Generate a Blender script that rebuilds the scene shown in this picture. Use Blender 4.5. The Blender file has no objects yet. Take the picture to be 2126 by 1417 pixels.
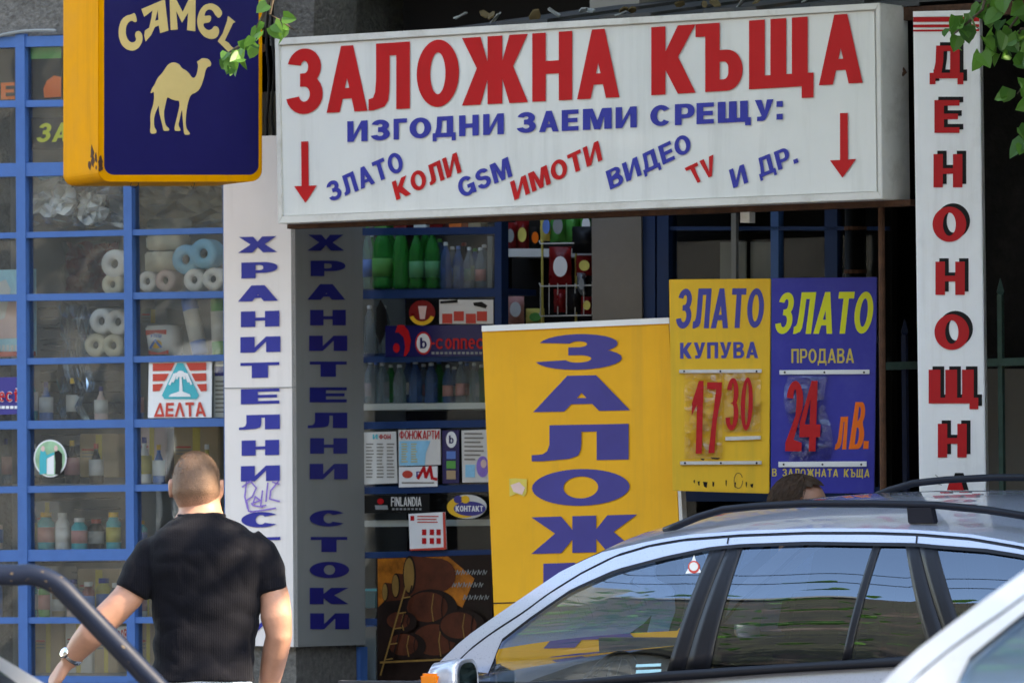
import bpy, bmesh, math, random
from math import radians as R, sin, cos, pi, tan, atan2, sqrt
from mathutils import Vector as V, Matrix, noise, Euler
from mathutils.geometry import tessellate_polygon
random.seed(7)
SC = bpy.context.scene
COL = SC.collection
# ------------------------------------------------------------------ camera
F = 13200.0                     # focal length in photo pixels (2126 wide)
CAM = V((0, 0, 1.45))
PITCH, ROLL = math.atan(391.5 / F), R(0.45)
_f = V((0, cos(PITCH), sin(PITCH))); _r = V((1, 0, 0)); _u = V((0, -sin(PITCH), cos(PITCH)))
CR = _r * cos(ROLL) - _u * sin(ROLL)
CU = _u * cos(ROLL) + _r * sin(ROLL)
cd = bpy.data.cameras.new('camera'); cam = bpy.data.objects.new('camera', cd); COL.objects.link(cam)
cam.matrix_world = Matrix(((CR.x, CU.x, -_f.x, CAM.x), (CR.y, CU.y, -_f.y, CAM.y), (CR.z, CU.z, -_f.z, CAM.z), (0, 0, 0, 1)))
cd.sensor_width = 36; cd.lens = 36 * F / 2126; cd.clip_start = 0.5; cd.clip_end = 500
cd.dof.use_dof = True; cd.dof.focus_distance = 21.5; cd.dof.aperture_fstop = 9.0; cd.dof.aperture_blades = 7
SC.camera = cam
# ------------------------------------------------------------------ light
SUN = V((0.73, -0.28, 0.62)).normalized()
w = bpy.data.worlds.new('World'); SC.world = w; w.use_nodes = True
nt = w.node_tree; bg = nt.nodes['Background']
sky = nt.nodes.new('ShaderNodeTexSky'); sky.sky_type = 'NISHITA'; sky.sun_disc = False
sky.sun_elevation = math.asin(SUN.z); sky.sun_rotation = atan2(SUN.x, SUN.y)
sky.air_density = 1.0; sky.dust_density = .7; sky.ozone_density = 0.5
nt.links.new(sky.outputs[0], bg.inputs[0]); bg.inputs[1].default_value = 0.15
sd = bpy.data.lights.new('sun', 'SUN'); sd.energy = 2.0; sd.angle = R(0.53); sd.color = (1, .93, .82)
so = bpy.data.objects.new('sun', sd); COL.objects.link(so); so.location = (0, 0, 30)
so.rotation_euler = (-SUN).to_track_quat('-Z', 'Y').to_euler()
SC.view_settings.view_transform = 'Standard'; SC.view_settings.look = 'None'
SC.view_settings.exposure = 3.2; SC.view_settings.gamma = 1
SC.view_settings.use_curve_mapping = False
try: SC.view_settings.use_white_balance = True; SC.view_settings.white_balance_temperature = 8000; SC.view_settings.white_balance_tint = 12
except Exception: pass
SC.cycles.max_bounces = 8; SC.cycles.transparent_max_bounces = 16
SC.cycles.sample_clamp_indirect = 4.0
try: SC.cycles.use_denoising = True
except Exception: pass

def ray(px, py):
    return (_f * F + CR * (px - 1063) - CU * (py - 708.5)).normalized()
class Plane:
    """vertical plane through p0; yaw > 0 : its right end is nearer the camera; normal points to the street"""
    def __init__(s, yaw, p0, lean=0):
        a = R(yaw); s.t = V((cos(a), -sin(a), 0)); s.n = V((-sin(a), -cos(a), 0)); s.p = V(p0)
        if lean: s.n = (s.n + V((0, 0, lean))).normalized()
    def at(s, px, py, off=0.0):
        d = ray(px, py); k = (s.p + s.n * off - CAM).dot(s.n) / d.dot(s.n); return CAM + d * k
    def w(s, u, off, z):
        return V((s.p.x, s.p.y, 0)) + s.t * u + s.n * off + V((0, 0, z))
    def u(s, px, py, off=0.0): return (s.at(px, py, off) - s.p).dot(s.t)
def pt(px, py, y):
    d = ray(px, py); return CAM + d * ((y - CAM.y) / d.y)
# ------------------------------------------------------------------ materials
def _nodes(name):
    m = bpy.data.materials.new(name); m.use_nodes = True; n = m.node_tree
    return m, n, n.nodes['Principled BSDF']
def srgb(r, g, b):
    f = lambda c: (c / 255 / 12.92) if c / 255 <= .04045 else ((c / 255 + .055) / 1.055) ** 2.4
    return (f(r), f(g), f(b))
def mat(name, col, rough=.6, metal=0, var=.12, scale=6, bump=0, bscale=60, spec=.2, dirt=None, dirtamt=.35, dscale=3, coat=0, streak=False):
    m, n, p = _nodes(name); L = n.links.new
    p.inputs['Roughness'].default_value = rough; p.inputs['Metallic'].default_value = metal
    p.inputs['Specular IOR Level'].default_value = spec; p.inputs['Coat Weight'].default_value = coat
    tc = n.nodes.new('ShaderNodeTexCoord'); src = tc.outputs['Object']
    c = tuple(col) + (1,)
    nz = n.nodes.new('ShaderNodeTexNoise'); nz.inputs['Scale'].default_value = scale; nz.inputs['Detail'].default_value = 6; nz.inputs['Roughness'].default_value = .65
    L(src, nz.inputs['Vector'])
    rp = n.nodes.new('ShaderNodeMapRange'); rp.inputs[1].default_value = .3; rp.inputs[2].default_value = .7; rp.inputs[3].default_value = 1 - var; rp.inputs[4].default_value = 1 + var
    L(nz.outputs[0], rp.inputs[0])
    mx = n.nodes.new('ShaderNodeMix'); mx.data_type = 'RGBA'; mx.blend_type = 'MULTIPLY'; mx.inputs[0].default_value = 1
    mx.inputs[6].default_value = c; L(rp.outputs[0], mx.inputs[7]); out = mx.outputs[2]
    if dirt:
        n2 = n.nodes.new('ShaderNodeTexNoise'); n2.inputs['Scale'].default_value = dscale; n2.inputs['Detail'].default_value = 9; n2.inputs['Roughness'].default_value = .7
        if streak:
            mp_ = n.nodes.new('ShaderNodeMapping'); mp_.inputs['Scale'].default_value = (7, 7, .5); L(src, mp_.inputs[0]); L(mp_.outputs[0], n2.inputs['Vector'])
        else: L(src, n2.inputs['Vector'])
        r2 = n.nodes.new('ShaderNodeMapRange'); r2.inputs[1].default_value = .5; r2.inputs[2].default_value = .75; r2.inputs[3].default_value = 0; r2.inputs[4].default_value = dirtamt
        L(n2.outputs[0], r2.inputs[0])
        m2 = n.nodes.new('ShaderNodeMix'); m2.data_type = 'RGBA'; L(r2.outputs[0], m2.inputs[0]); L(out, m2.inputs[6]); m2.inputs[7].default_value = tuple(dirt) + (1,); out = m2.outputs[2]
    L(out, p.inputs['Base Color'])
    rr = n.nodes.new('ShaderNodeMapRange'); rr.inputs[1].default_value = .3; rr.inputs[2].default_value = .7; rr.inputs[3].default_value = max(.03, rough * .85); rr.inputs[4].default_value = min(1, rough * 1.15)
    L(nz.outputs[0], rr.inputs[0]); L(rr.outputs[0], p.inputs['Roughness'])
    if bump:
        n3 = n.nodes.new('ShaderNodeTexNoise'); n3.inputs['Scale'].default_value = bscale; n3.inputs['Detail'].default_value = 5; L(src, n3.inputs['Vector'])
        b = n.nodes.new('ShaderNodeBump'); b.inputs['Strength'].default_value = bump; b.inputs['Distance'].default_value = .01; L(n3.outputs[0], b.inputs['Height']); L(b.outputs[0], p.inputs['Normal'])
    return m
def glass(name, tint=(.8, .85, .85), ior=1.6, rough=0.0, wavy=0, wscale=3, gcol=(.86, .93, 1), dust=0):
    m = bpy.data.materials.new(name); m.use_nodes = True; n = m.node_tree; L = n.links.new
    n.nodes.remove(n.nodes['Principled BSDF']); o = n.nodes['Material Output']
    tr = n.nodes.new('ShaderNodeBsdfTransparent'); tr.inputs[0].default_value = tuple(tint) + (1,)
    gl = n.nodes.new('ShaderNodeBsdfGlossy'); gl.inputs['Roughness'].default_value = rough; gl.inputs[0].default_value = tuple(gcol) + (1,)
    fr = n.nodes.new('ShaderNodeFresnel'); fr.inputs[0].default_value = ior
    mx = n.nodes.new('ShaderNodeMixShader'); L(fr.outputs[0], mx.inputs[0]); L(tr.outputs[0], mx.inputs[1]); L(gl.outputs[0], mx.inputs[2]); L(mx.outputs[0], o.inputs[0])
    if dust:
        df = n.nodes.new('ShaderNodeBsdfDiffuse'); df.inputs[0].default_value = (.5, .5, .48, 1); m2 = n.nodes.new('ShaderNodeMixShader')
        t2 = n.nodes.new('ShaderNodeTexCoord'); z2 = n.nodes.new('ShaderNodeTexNoise'); z2.inputs['Scale'].default_value = 2.5; z2.inputs['Detail'].default_value = 8; z2.inputs['Roughness'].default_value = .7; L(t2.outputs['Object'], z2.inputs[0])
        r2 = n.nodes.new('ShaderNodeMapRange'); r2.inputs[1].default_value = .35; r2.inputs[2].default_value = .75; r2.inputs[3].default_value = dust * .3; r2.inputs[4].default_value = dust * 1.9; L(z2.outputs[0], r2.inputs[0]); L(r2.outputs[0], m2.inputs[0])
        L(mx.outputs[0], m2.inputs[1]); L(df.outputs[0], m2.inputs[2]); L(m2.outputs[0], o.inputs[0])
    if wavy:
        tc = n.nodes.new('ShaderNodeTexCoord'); nz = n.nodes.new('ShaderNodeTexNoise'); nz.inputs['Scale'].default_value = wscale; nz.inputs['Detail'].default_value = 1
        L(tc.outputs['Object'], nz.inputs['Vector']); b = n.nodes.new('ShaderNodeBump'); b.inputs['Strength'].default_value = 1; b.inputs['Distance'].default_value = wavy
        L(nz.outputs[0], b.inputs['Height']); L(b.outputs[0], gl.inputs['Normal']); L(b.outputs[0], fr.inputs['Normal'])
    return m
M = {}
def m_(k, *a, **kw): M[k] = mat(k, *a, **kw)
m_('asphalt', (.05, .05, .052), .9, var=.3, scale=30, bump=.5, bscale=120)
m_('paving', (.2, .19, .18), .85, var=.2, scale=12, bump=.4)
m_('kerbstone', (.3, .29, .27), .85, var=.15, bump=.3)
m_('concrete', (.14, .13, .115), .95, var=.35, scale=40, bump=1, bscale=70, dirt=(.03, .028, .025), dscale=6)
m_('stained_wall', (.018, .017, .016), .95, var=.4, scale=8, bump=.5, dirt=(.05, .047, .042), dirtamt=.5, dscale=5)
m_('grey_wall', (.22, .2, .17), .8, var=.1, scale=3, bump=.1)
m_('dark', (.005, .005, .0055), .8)
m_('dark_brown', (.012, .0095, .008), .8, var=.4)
m_('blue_frame', (.05, .14, .36), .45, var=.12, scale=9, bump=.12, bscale=40, dirt=(.03, .04, .07), dirtamt=.35, dscale=9)
m_('navy_frame', (.008, .034, .11), .5, var=.1)
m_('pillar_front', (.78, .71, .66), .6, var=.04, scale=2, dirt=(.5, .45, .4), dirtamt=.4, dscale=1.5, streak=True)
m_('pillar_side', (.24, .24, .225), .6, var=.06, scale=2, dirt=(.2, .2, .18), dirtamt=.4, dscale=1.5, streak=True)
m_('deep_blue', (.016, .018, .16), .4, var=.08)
m_('sign_white', (.63, .63, .59), .16, var=.03, scale=3, dirt=(.42, .42, .38), dirtamt=.45, dscale=1.6, streak=True, bump=.03, bscale=3, coat=.4)
m_('sign_frame', (.6, .58, .53), .4, var=.06, scale=6, dirt=(.3, .26, .2), dirtamt=.5, dscale=9)
m_('pole_white', (.84, .84, .82), .3, var=.03, dirt=(.55, .52, .47), dirtamt=.35, dscale=2, streak=True)
m_('pole_grey', (.45, .46, .5), .5, var=.05)
m_('red', (.48, .008, .012), .35, var=.08, scale=4)
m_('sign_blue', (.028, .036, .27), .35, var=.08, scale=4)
m_('violet_blue', (.048, .042, .21), .4, var=.08, scale=4)
m_('faded_blue', (.06, .06, .27), .5, var=.1, scale=4)
m_('black', (.004, .004, .004), .5)
m_('yellow', (.76, .36, .013), .5, var=.06, scale=3, dirt=(.5, .27, .03), dirtamt=.5, dscale=1.5, streak=True)
m_('gold_yellow', (.8, .45, .03), .5, var=.06, scale=3, dirt=(.5, .33, .04), dirtamt=.5, dscale=2, streak=True)
m_('gold_blue', (.032, .036, .3), .35, var=.12, scale=3, dirt=(.08, .08, .3), dirtamt=.4, dscale=6)
m_('lime', (.68, .68, .03), .4, var=.05)
m_('pale_gold', (.6, .45, .08), .5, var=.08, scale=30)
m_('orange', (.85, .15, .01), .4, var=.05)
m_('case_yellow', (.68, .27, .002), .7, spec=.06, var=.08, scale=5, dirt=(.42, .17, .01), dirtamt=.5, dscale=2, streak=True)
m_('case_navy', (.012, .011, .085), .22, var=.1, scale=2, spec=.22)
m_('emblem_gold', (.62, .46, .18), .4, var=.06, scale=8)
m_('rust', (.075, .035, .02), .9, var=.4, scale=20, bump=.5)
m_('zinc', (.5, .5, .48), .4, metal=.6, var=.15, scale=12)
m_('white', (.75, .75, .73), .5, var=.04)
m_('paper', (.62, .6, .55), .7, var=.05)
m_('paper_grey', (.24, .25, .24), .7, var=.06)
m_('tissue', (.78, .77, .74), .9, var=.06, scale=30, bump=.3, bscale=90)
m_('tissue_cream', (.62, .57, .44), .9, var=.06, scale=30, bump=.3, bscale=90)
m_('tissue_blue', (.25, .55, .72), .9, var=.06, scale=30, bump=.3, bscale=90)
m_('tissue_pink', (.68, .52, .48), .9, var=.06, scale=30)
m_('cardboard', (.42, .3, .17), .85, var=.12, scale=10)
m_('teal', (.03, .4, .45), .4, var=.05)
m_('teal_dark', (.02, .14, .16), .5)
m_('leaf_green', (.1, .35, .08), .5, var=.2)
m_('sticker_green', (.3, .5, .3), .5, var=.3, scale=15)
m_('brick_red', (.55, .06, .04), .5, var=.08)
m_('skin', (.4, .2, .13), .55, var=.12, scale=25, bump=.06, bscale=120, spec=.4)
m_('room_wall', (.3, .295, .28), .8, var=.12, scale=2)
m_('ear_skin', (.66, .27, .2), .5, var=.1, scale=25)
m_('stubble', (.2, .12, .075), .8, var=.35, scale=160, bump=.6, bscale=350)
m_('brown_hair', (.05, .028, .017), .55, var=.5, scale=25, bump=.6, bscale=60)
m_('jersey', (.0032, .0034, .006), .9, var=.2, scale=80, bump=.12, bscale=200, spec=.12)
m_('pale_denim', (.36, .41, .5), .85, var=.12, scale=60, bump=.3, bscale=200)
m_('dark_coat', (.03, .03, .035), .8, var=.2)
m_('steel', (.6, .6, .6), .22, metal=1, var=.05)
m_('silver_paint', (.38, .42, .51), .3, metal=.4, var=.015, scale=300, coat=1)
m_('white_paint', (.8, .8, .8), .3, var=.02, coat=1)
m_('trim_black', (.009, .01, .014), .35, var=.1)
m_('rail_black', (.009, .011, .018), .42, var=.1)
m_('rubber', (.015, .015, .015), .8)
m_('upholstery', (.05, .052, .058), .8, var=.2, scale=40)
m_('amber', (.85, .22, .01), .15, coat=1)
m_('tail_red', (.5, .01, .01), .15, coat=1)
m_('tube_paint', (.0035, .007, .017), .48, spec=.14, var=.1, scale=8, dirt=(.2, .13, .06), dirtamt=.0)
m_('fleck', (.1, .075, .045), .7)
m_('fence_green', (.05, .1, .085), .5, var=.2, scale=20)
m_('fence_navy', (.02, .03, .07), .5, var=.2)
m_('bark', (.09, .07, .05), .9, var=.4, scale=20, bump=1, bscale=30)
m_('tin', (.05, .05, .05), .7, metal=0, var=.35, scale=8, dirt=(.1, .06, .03), dirtamt=.7, dscale=4)
m_('litter_leaf', (.1, .07, .03), .8, var=.3)
m_('purple', (.26, .16, .5), .5, var=.2, scale=40)
m_('plaster', (.26, .25, .235), .85, var=.12, scale=2)
m_('barrel', (.075, .018, .007), .5, var=.5, scale=9)
m_('barrel_dark', (.012, .005, .003), .5, var=.5, scale=9)
m_('barrel_end', (.22, .12, .03), .5, var=.3, scale=9)
m_('fire', (.36, .11, .01), .5, var=.6, scale=12)
m_('snack_red', (.2, .01, .01), .3, var=.3, scale=12)
m_('snack_yellow', (.6, .5, .12), .3, var=.2)
m_('snack_green', (.06, .3, .06), .25, var=.3)
m_('label_green', (.12, .42, .2), .4, var=.1)
m_('label_blue', (.1, .2, .5), .4, var=.1)
m_('label_pink', (.6, .28, .25), .4, var=.1)
m_('sky_poster', (.35, .62, .68), .5, var=.25, scale=6)
m_('pale_pink', (.7, .48, .42), .5, var=.1)
M['window_glass'] = glass('window_glass', (.95, .97, .96), 1.34, wavy=.0012, wscale=4, dust=.022)
M['entry_glass'] = glass('entry_glass', (.9, .93, .93), 1.2)
M['car_glass'] = glass('car_glass', (.66, .7, .7), 2.1, wavy=.012, wscale=1.6, gcol=(.66, .82, 1))
M['dark_car_glass'] = glass('dark_car_glass', (.2, .22, .24), 2.15, wavy=.012, wscale=1.6, gcol=(.66, .82, 1))
M['mirror_glass'] = mat('mirror_glass', (.1, .15, .14), .03, metal=1, var=0)
M['plastic_sleeve'] = glass('plastic_sleeve', (.96, .96, .94), 1.5, .08, wavy=.03, wscale=14)
M['film'] = glass('film', (.85, .86, .86), 1.4, .22, wavy=.02, wscale=7)
def pet(name, col, tr):
    m = mat(name, col, .12, var=.05); m.node_tree.nodes['Principled BSDF'].inputs['Transmission Weight'].default_value = tr; m.node_tree.nodes['Principled BSDF'].inputs['IOR'].default_value = 1.25; M[name] = m
pet('green_pet', (.03, .42, .08), .6)
pet('blue_pet', (.16, .3, .6), .7)
pet('clear_pet', (.55, .66, .72), .8)
def leafmat(name, a, b):
    m, n, p = _nodes(name); L = n.links.new
    g = n.nodes.new('ShaderNodeNewGeometry'); mx = n.nodes.new('ShaderNodeMix'); mx.data_type = 'RGBA'
    L(g.outputs['Random Per Island'], mx.inputs[0]); mx.inputs[6].default_value = a + (1,); mx.inputs[7].default_value = b + (1,)
    L(mx.outputs[2], p.inputs['Base Color']); p.inputs['Roughness'].default_value = .5
    t = n.nodes.new('ShaderNodeBsdfTranslucent'); L(mx.outputs[2], t.inputs[0]); s = n.nodes.new('ShaderNodeMixShader'); s.inputs[0].default_value = .35
    L(p.outputs[0], s.inputs[1]); L(t.outputs[0], s.inputs[2]); L(s.outputs[0], n.nodes['Material Output'].inputs[0])
    return m
M['leaf'] = leafmat('leaf', (.04, .13, .018), (.12, .28, .04))
def rooftile():
    m, n, p = _nodes('roof_tile'); L = n.links.new
    tc = n.nodes.new('ShaderNodeTexCoord')
    wv = n.nodes.new('ShaderNodeTexWave'); wv.bands_direction = 'Z'; wv.inputs['Scale'].default_value = .8; wv.inputs['Distortion'].default_value = 5; wv.inputs['Detail'].default_value = 3
    nz = n.nodes.new('ShaderNodeTexNoise'); nz.inputs['Scale'].default_value = .9; nz.inputs['Detail'].default_value = 12; nz.inputs['Roughness'].default_value = .75
    L(tc.outputs['Object'], wv.inputs[0]); L(tc.outputs['Object'], nz.inputs[0])
    rp = n.nodes.new('ShaderNodeValToRGB'); e = rp.color_ramp.elements
    e[0].position = .33; e[0].color = (.012, .011, .01, 1); e[1].position = .68; e[1].color = (.2, .15, .12, 1)
    for q, c in ((.42, (.03, .027, .022, 1)), (.48, (.06, .058, .03, 1)), (.53, (.035, .028, .024, 1)), (.6, (.1, .065, .045, 1))): k = e.new(q); k.color = c
    L(nz.outputs[0], rp.inputs[0])
    mx = n.nodes.new('ShaderNodeMix'); mx.data_type = 'RGBA'; mx.blend_type = 'MULTIPLY'; mx.inputs[0].default_value = .7
    mx.inputs[0].default_value = .25; L(rp.outputs[0], mx.inputs[6]); L(wv.outputs[0], mx.inputs[7]); L(mx.outputs[2], p.inputs['Base Color']); p.inputs['Roughness'].default_value = .9
    return m
M['roof_tile'] = rooftile()
def ribbed(m):
    n = m.node_tree; L = n.links.new; p = n.nodes['Principled BSDF']; tc = n.nodes.new('ShaderNodeTexCoord'); wv = n.nodes.new('ShaderNodeTexWave'); wv.bands_direction = 'X'; wv.inputs['Scale'].default_value = 55; wv.inputs['Distortion'].default_value = .6
    L(tc.outputs['Object'], wv.inputs[0]); b = n.nodes.new('ShaderNodeBump'); b.inputs['Strength'].default_value = .28; b.inputs['Distance'].default_value = .002; L(wv.outputs[1], b.inputs['Height']); old = p.inputs['Normal'].links[0].from_socket; L(old, b.inputs['Normal']); L(b.outputs[0], p.inputs['Normal']); p.inputs['Sheen Weight'].default_value = .04
ribbed(M['jersey'])
def fadehair():
    m, n, p = _nodes('fade_hair'); L = n.links.new; tc = n.nodes.new('ShaderNodeTexCoord'); sx = n.nodes.new('ShaderNodeSeparateXYZ'); L(tc.outputs['Generated'], sx.inputs[0])
    nz = n.nodes.new('ShaderNodeTexNoise'); nz.inputs['Scale'].default_value = 260; nz.inputs['Detail'].default_value = 3; L(tc.outputs['Object'], nz.inputs[0])
    ad = n.nodes.new('ShaderNodeMath'); ad.operation = 'MULTIPLY_ADD'; L(nz.outputs[0], ad.inputs[0]); ad.inputs[1].default_value = .55; L(sx.outputs[2], ad.inputs[2])
    rp = n.nodes.new('ShaderNodeValToRGB'); e = rp.color_ramp.elements; e[0].position = .32; e[0].color = (.38, .19, .125, 1); e[1].position = .95; e[1].color = (.11, .062, .036, 1); k = e.new(.56); k.color = (.17, .095, .057, 1)
    L(ad.outputs[0], rp.inputs[0]); L(rp.outputs[0], p.inputs['Base Color']); p.inputs['Roughness'].default_value = .7
    b = n.nodes.new('ShaderNodeBump'); b.inputs['Strength'].default_value = .5; b.inputs['Distance'].default_value = .004; L(nz.outputs[0], b.inputs['Height']); L(b.outputs[0], p.inputs['Normal']); return m
M['fade_hair'] = fadehair()
# ------------------------------------------------------------------ geometry collector
WM = {}
class G:
    def __init__(s): s.v = []; s.f = []; s.mi = []; s.ms = []
    def _m(s, m):
        if m not in s.ms: s.ms.append(m)
        return s.ms.index(m)
    def face(s, pts, m):
        b = len(s.v); s.v += [V(p) for p in pts]; s.f.append(tuple(range(b, b + len(pts)))); s.mi.append(s._m(m))
    def tess(s, p2, p3, m):
        """p2: list of loops in 2D (first = outline, others = holes), p3: same loops in space"""
        tris = tessellate_polygon([[V((x, y, 0)) for x, y in l] for l in p2]); b = len(s.v)
        for l in p3: s.v += [V(p) for p in l]
        k = s._m(m)
        for t in tris: s.f.append(tuple(b + i for i in t)); s.mi.append(k)
    def prism(s, pts, vec, m, back=True):
        """closed solid: polygon pts swept by vec"""
        n = len(pts); b = len(s.v); vec = V(vec); k = s._m(m)
        s.v += [V(p) for p in pts] + [V(p) + vec for p in pts]
        s.f.append(tuple(range(b, b + n))); s.f.append(tuple(range(b + 2 * n - 1, b + n - 1, -1)))
        for i in range(n): j = (i + 1) % n; s.f.append((b + i, b + n + i, b + n + j, b + j))
        s.mi += [k] * (n + 2)
    def tube(s, pts, rad, m, n=10, cap=True):
        pts = [V(p) for p in pts]; N = len(pts)
        if not hasattr(rad, '__len__'): rad = [rad] * N
        b = len(s.v); k = s._m(m); up = None
        for i, p in enumerate(pts):
            d = (pts[min(i + 1, N - 1)] - pts[max(i - 1, 0)]).normalized()
            if up is None: up = d.orthogonal().normalized()
            up = (up - d * up.dot(d)).normalized(); sd_ = d.cross(up)
            for j in range(n):
                a = 2 * pi * j / n; s.v.append(p + (up * cos(a) + sd_ * sin(a)) * rad[i])
        for i in range(N - 1):
            for j in range(n):
                q = (j + 1) % n; s.f.append((b + i * n + j, b + i * n + q, b + (i + 1) * n + q, b + (i + 1) * n + j)); s.mi.append(k)
        if cap:
            s.f.append(tuple(b + j for j in range(n))[::-1]); s.f.append(tuple(b + (N - 1) * n + j for j in range(n))); s.mi += [k, k]
    def rings(s, rings, m, cap=True):
        """loft: list of equally long vertex rings"""
        n = len(rings[0]); b = len(s.v); k = s._m(m)
        for r in rings: s.v += [V(p) for p in r]
        for i in range(len(rings) - 1):
            for j in range(n):
                q = (j + 1) % n; s.f.append((b + i * n + j, b + i * n + q, b + (i + 1) * n + q, b + (i + 1) * n + j)); s.mi.append(k)
        if cap:
            s.f.append(tuple(b + j for j in range(n))[::-1]); s.f.append(tuple(b + (len(rings) - 1) * n + j for j in range(n))); s.mi += [k, k]
    def grid(s, rows, m):
        n = len(rows[0]); b = len(s.v); k = s._m(m)
        for r in rows: s.v += [V(p) for p in r]
        for i in range(len(rows) - 1):
            for j in range(n - 1): s.f.append((b + i * n + j, b + i * n + j + 1, b + (i + 1) * n + j + 1, b + (i + 1) * n + j)); s.mi.append(k)
    def lathe(s, base, prof, m, n=16, axis=V((0, 0, 1))):
        ax = V(axis).normalized(); a = ax.orthogonal().normalized(); c = ax.cross(a)
        s.rings([[V(base) + ax * z + (a * cos(2 * pi * j / n) + c * sin(2 * pi * j / n)) * r for j in range(n)] for r, z in prof], m)
    def box(s, c, size, m, rz=0, rot=None):
        c = V(c); hx, hy, hz = size[0] / 2, size[1] / 2, size[2] / 2
        q = rot or Matrix.Rotation(rz, 3, 'Z')
        s.prism([c + q @ V((x, y, -hz)) for x, y in ((-hx, -hy), (hx, -hy), (hx, hy), (-hx, hy))], q @ V((0, 0, 2 * hz)), m)
    def build(s, name, parent=None, smooth=False, label=None, cat=None, group=None, kind=None, local=False, merge=True, bevel=0):
        me = bpy.data.meshes.new(name)
        vs = s.v
        o = bpy.data.objects.new(name, me); COL.objects.link(o)
        if parent is not None:
            o.parent = parent
            W = WM[parent.as_pointer()]
            if not local: Wi = W.inverted(); vs = [Wi @ v for v in vs]
            WM[o.as_pointer()] = W
        else:
            lo = V((min(v.x for v in vs), min(v.y for v in vs), min(v.z for v in vs))); hi = V((max(v.x for v in vs), max(v.y for v in vs), max(v.z for v in vs)))
            c = V(((lo.x + hi.x) / 2, (lo.y + hi.y) / 2, lo.z)); vs = [v - c for v in vs]; o.location = c
            WM[o.as_pointer()] = Matrix.Translation(c)
        me.from_pydata([tuple(v) for v in vs], [], s.f)
        for m in s.ms: me.materials.append(M[m])
        for p, k in zip(me.polygons, s.mi): p.material_index = k; p.use_smooth = smooth
        bm = bmesh.new(); bm.from_mesh(me)
        if merge: bmesh.ops.remove_doubles(bm, verts=bm.verts, dist=1e-5)
        bmesh.ops.recalc_face_normals(bm, faces=bm.faces)
        if bevel: bmesh.ops.bevel(bm, geom=[e for e in bm.edges if len(e.link_faces) == 2 and e.calc_face_angle(0) > .6], offset=bevel, segments=2, affect='EDGES', clamp_overlap=True)
        bm.to_mesh(me); bm.free()
        tag(o, label, cat, group, kind); return o
def tag(o, label=None, cat=None, group=None, kind=None):
    if label: o['label'] = label
    if cat: o['category'] = cat
    if group: o['group'] = group
    if kind: o['kind'] = kind
    return o
def thing(name, label, cat, loc=(0, 0, 0), mtx=None, group=None):
    o = bpy.data.objects.new(name, None); COL.objects.link(o); o.empty_display_size = .1
    mw = mtx or Matrix.Translation(V(loc)); o.matrix_world = mw; WM[o.as_pointer()] = mw.copy()
    return tag(o, label, cat, group)
def copy_tree(o, parent=None, delta=None):
    c = o.copy(); COL.objects.link(c)
    if parent is not None: c.parent = parent; c.matrix_parent_inverse = o.matrix_parent_inverse
    for ch in list(o.children): copy_tree(ch, c)
    return c
def mesh_of(o):
    dg = bpy.context.evaluated_depsgraph_get(); return bpy.data.meshes.new_from_object(o.evaluated_get(dg))
def remesh(o, vox, it=6, fac=.5):
    a = o.modifiers.new('r', 'REMESH'); a.mode = 'VOXEL'; a.voxel_size = vox; a.use_smooth_shade = True
    b = o.modifiers.new('s', 'SMOOTH'); b.iterations = it; b.factor = fac
    ms = [m for m in o.data.materials]; me = mesh_of(o); o.modifiers.clear(); o.data = me
    me.materials.clear()
    for m in ms: me.materials.append(m)
    for p in me.polygons: p.use_smooth = True; p.material_index = 0
    return o
# flat artwork on a plane, outlines in photo pixels
def rect(x0, y0, x1, y1): return [(x0, y0), (x1, y0), (x1, y1), (x0, y1)]
def ell(cx, cy, rx, ry, a0=0, a1=360, n=28):
    k = n if a1 - a0 >= 360 else n + 1
    return [(cx + rx * cos(R(a0 + (a1 - a0) * i / n)), cy + ry * sin(R(a0 + (a1 - a0) * i / n))) for i in range(k)]
def flat(g, pl, pts, off, m, holes=()):
    g.tess([pts] + list(holes), [[pl.at(x, y, off) for x, y in l] for l in [pts] + list(holes)], m)
def stroke(g, pl, pts, wd, off, m):
    for (a, b), (c, d) in zip(pts, pts[1:]):
        l = math.hypot(c - a, d - b) or 1; nx, ny = -(d - b) / l * wd / 2, (c - a) / l * wd / 2; ex, ey = (c - a) / l * wd * .3, (d - b) / l * wd * .3
        off += .00005
        flat(g, pl, [(a + nx - ex, b + ny - ey), (c + nx + ex, d + ny + ey), (c - nx + ex, d - ny + ey), (a - nx - ex, b - ny - ey)], off, m)
def slab(g, pl, pts, off, th, m):
    g.prism([pl.at(x, y, off) for x, y in pts], pl.n * -th, m)
def base_of(pl, pts, off=0):
    ps = [pl.at(x, y, off) for x, y in pts]; z = min(p.z for p in ps)
    return V((sum(p.x for p in ps) / len(ps), sum(p.y for p in ps) / len(ps), z))
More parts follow.
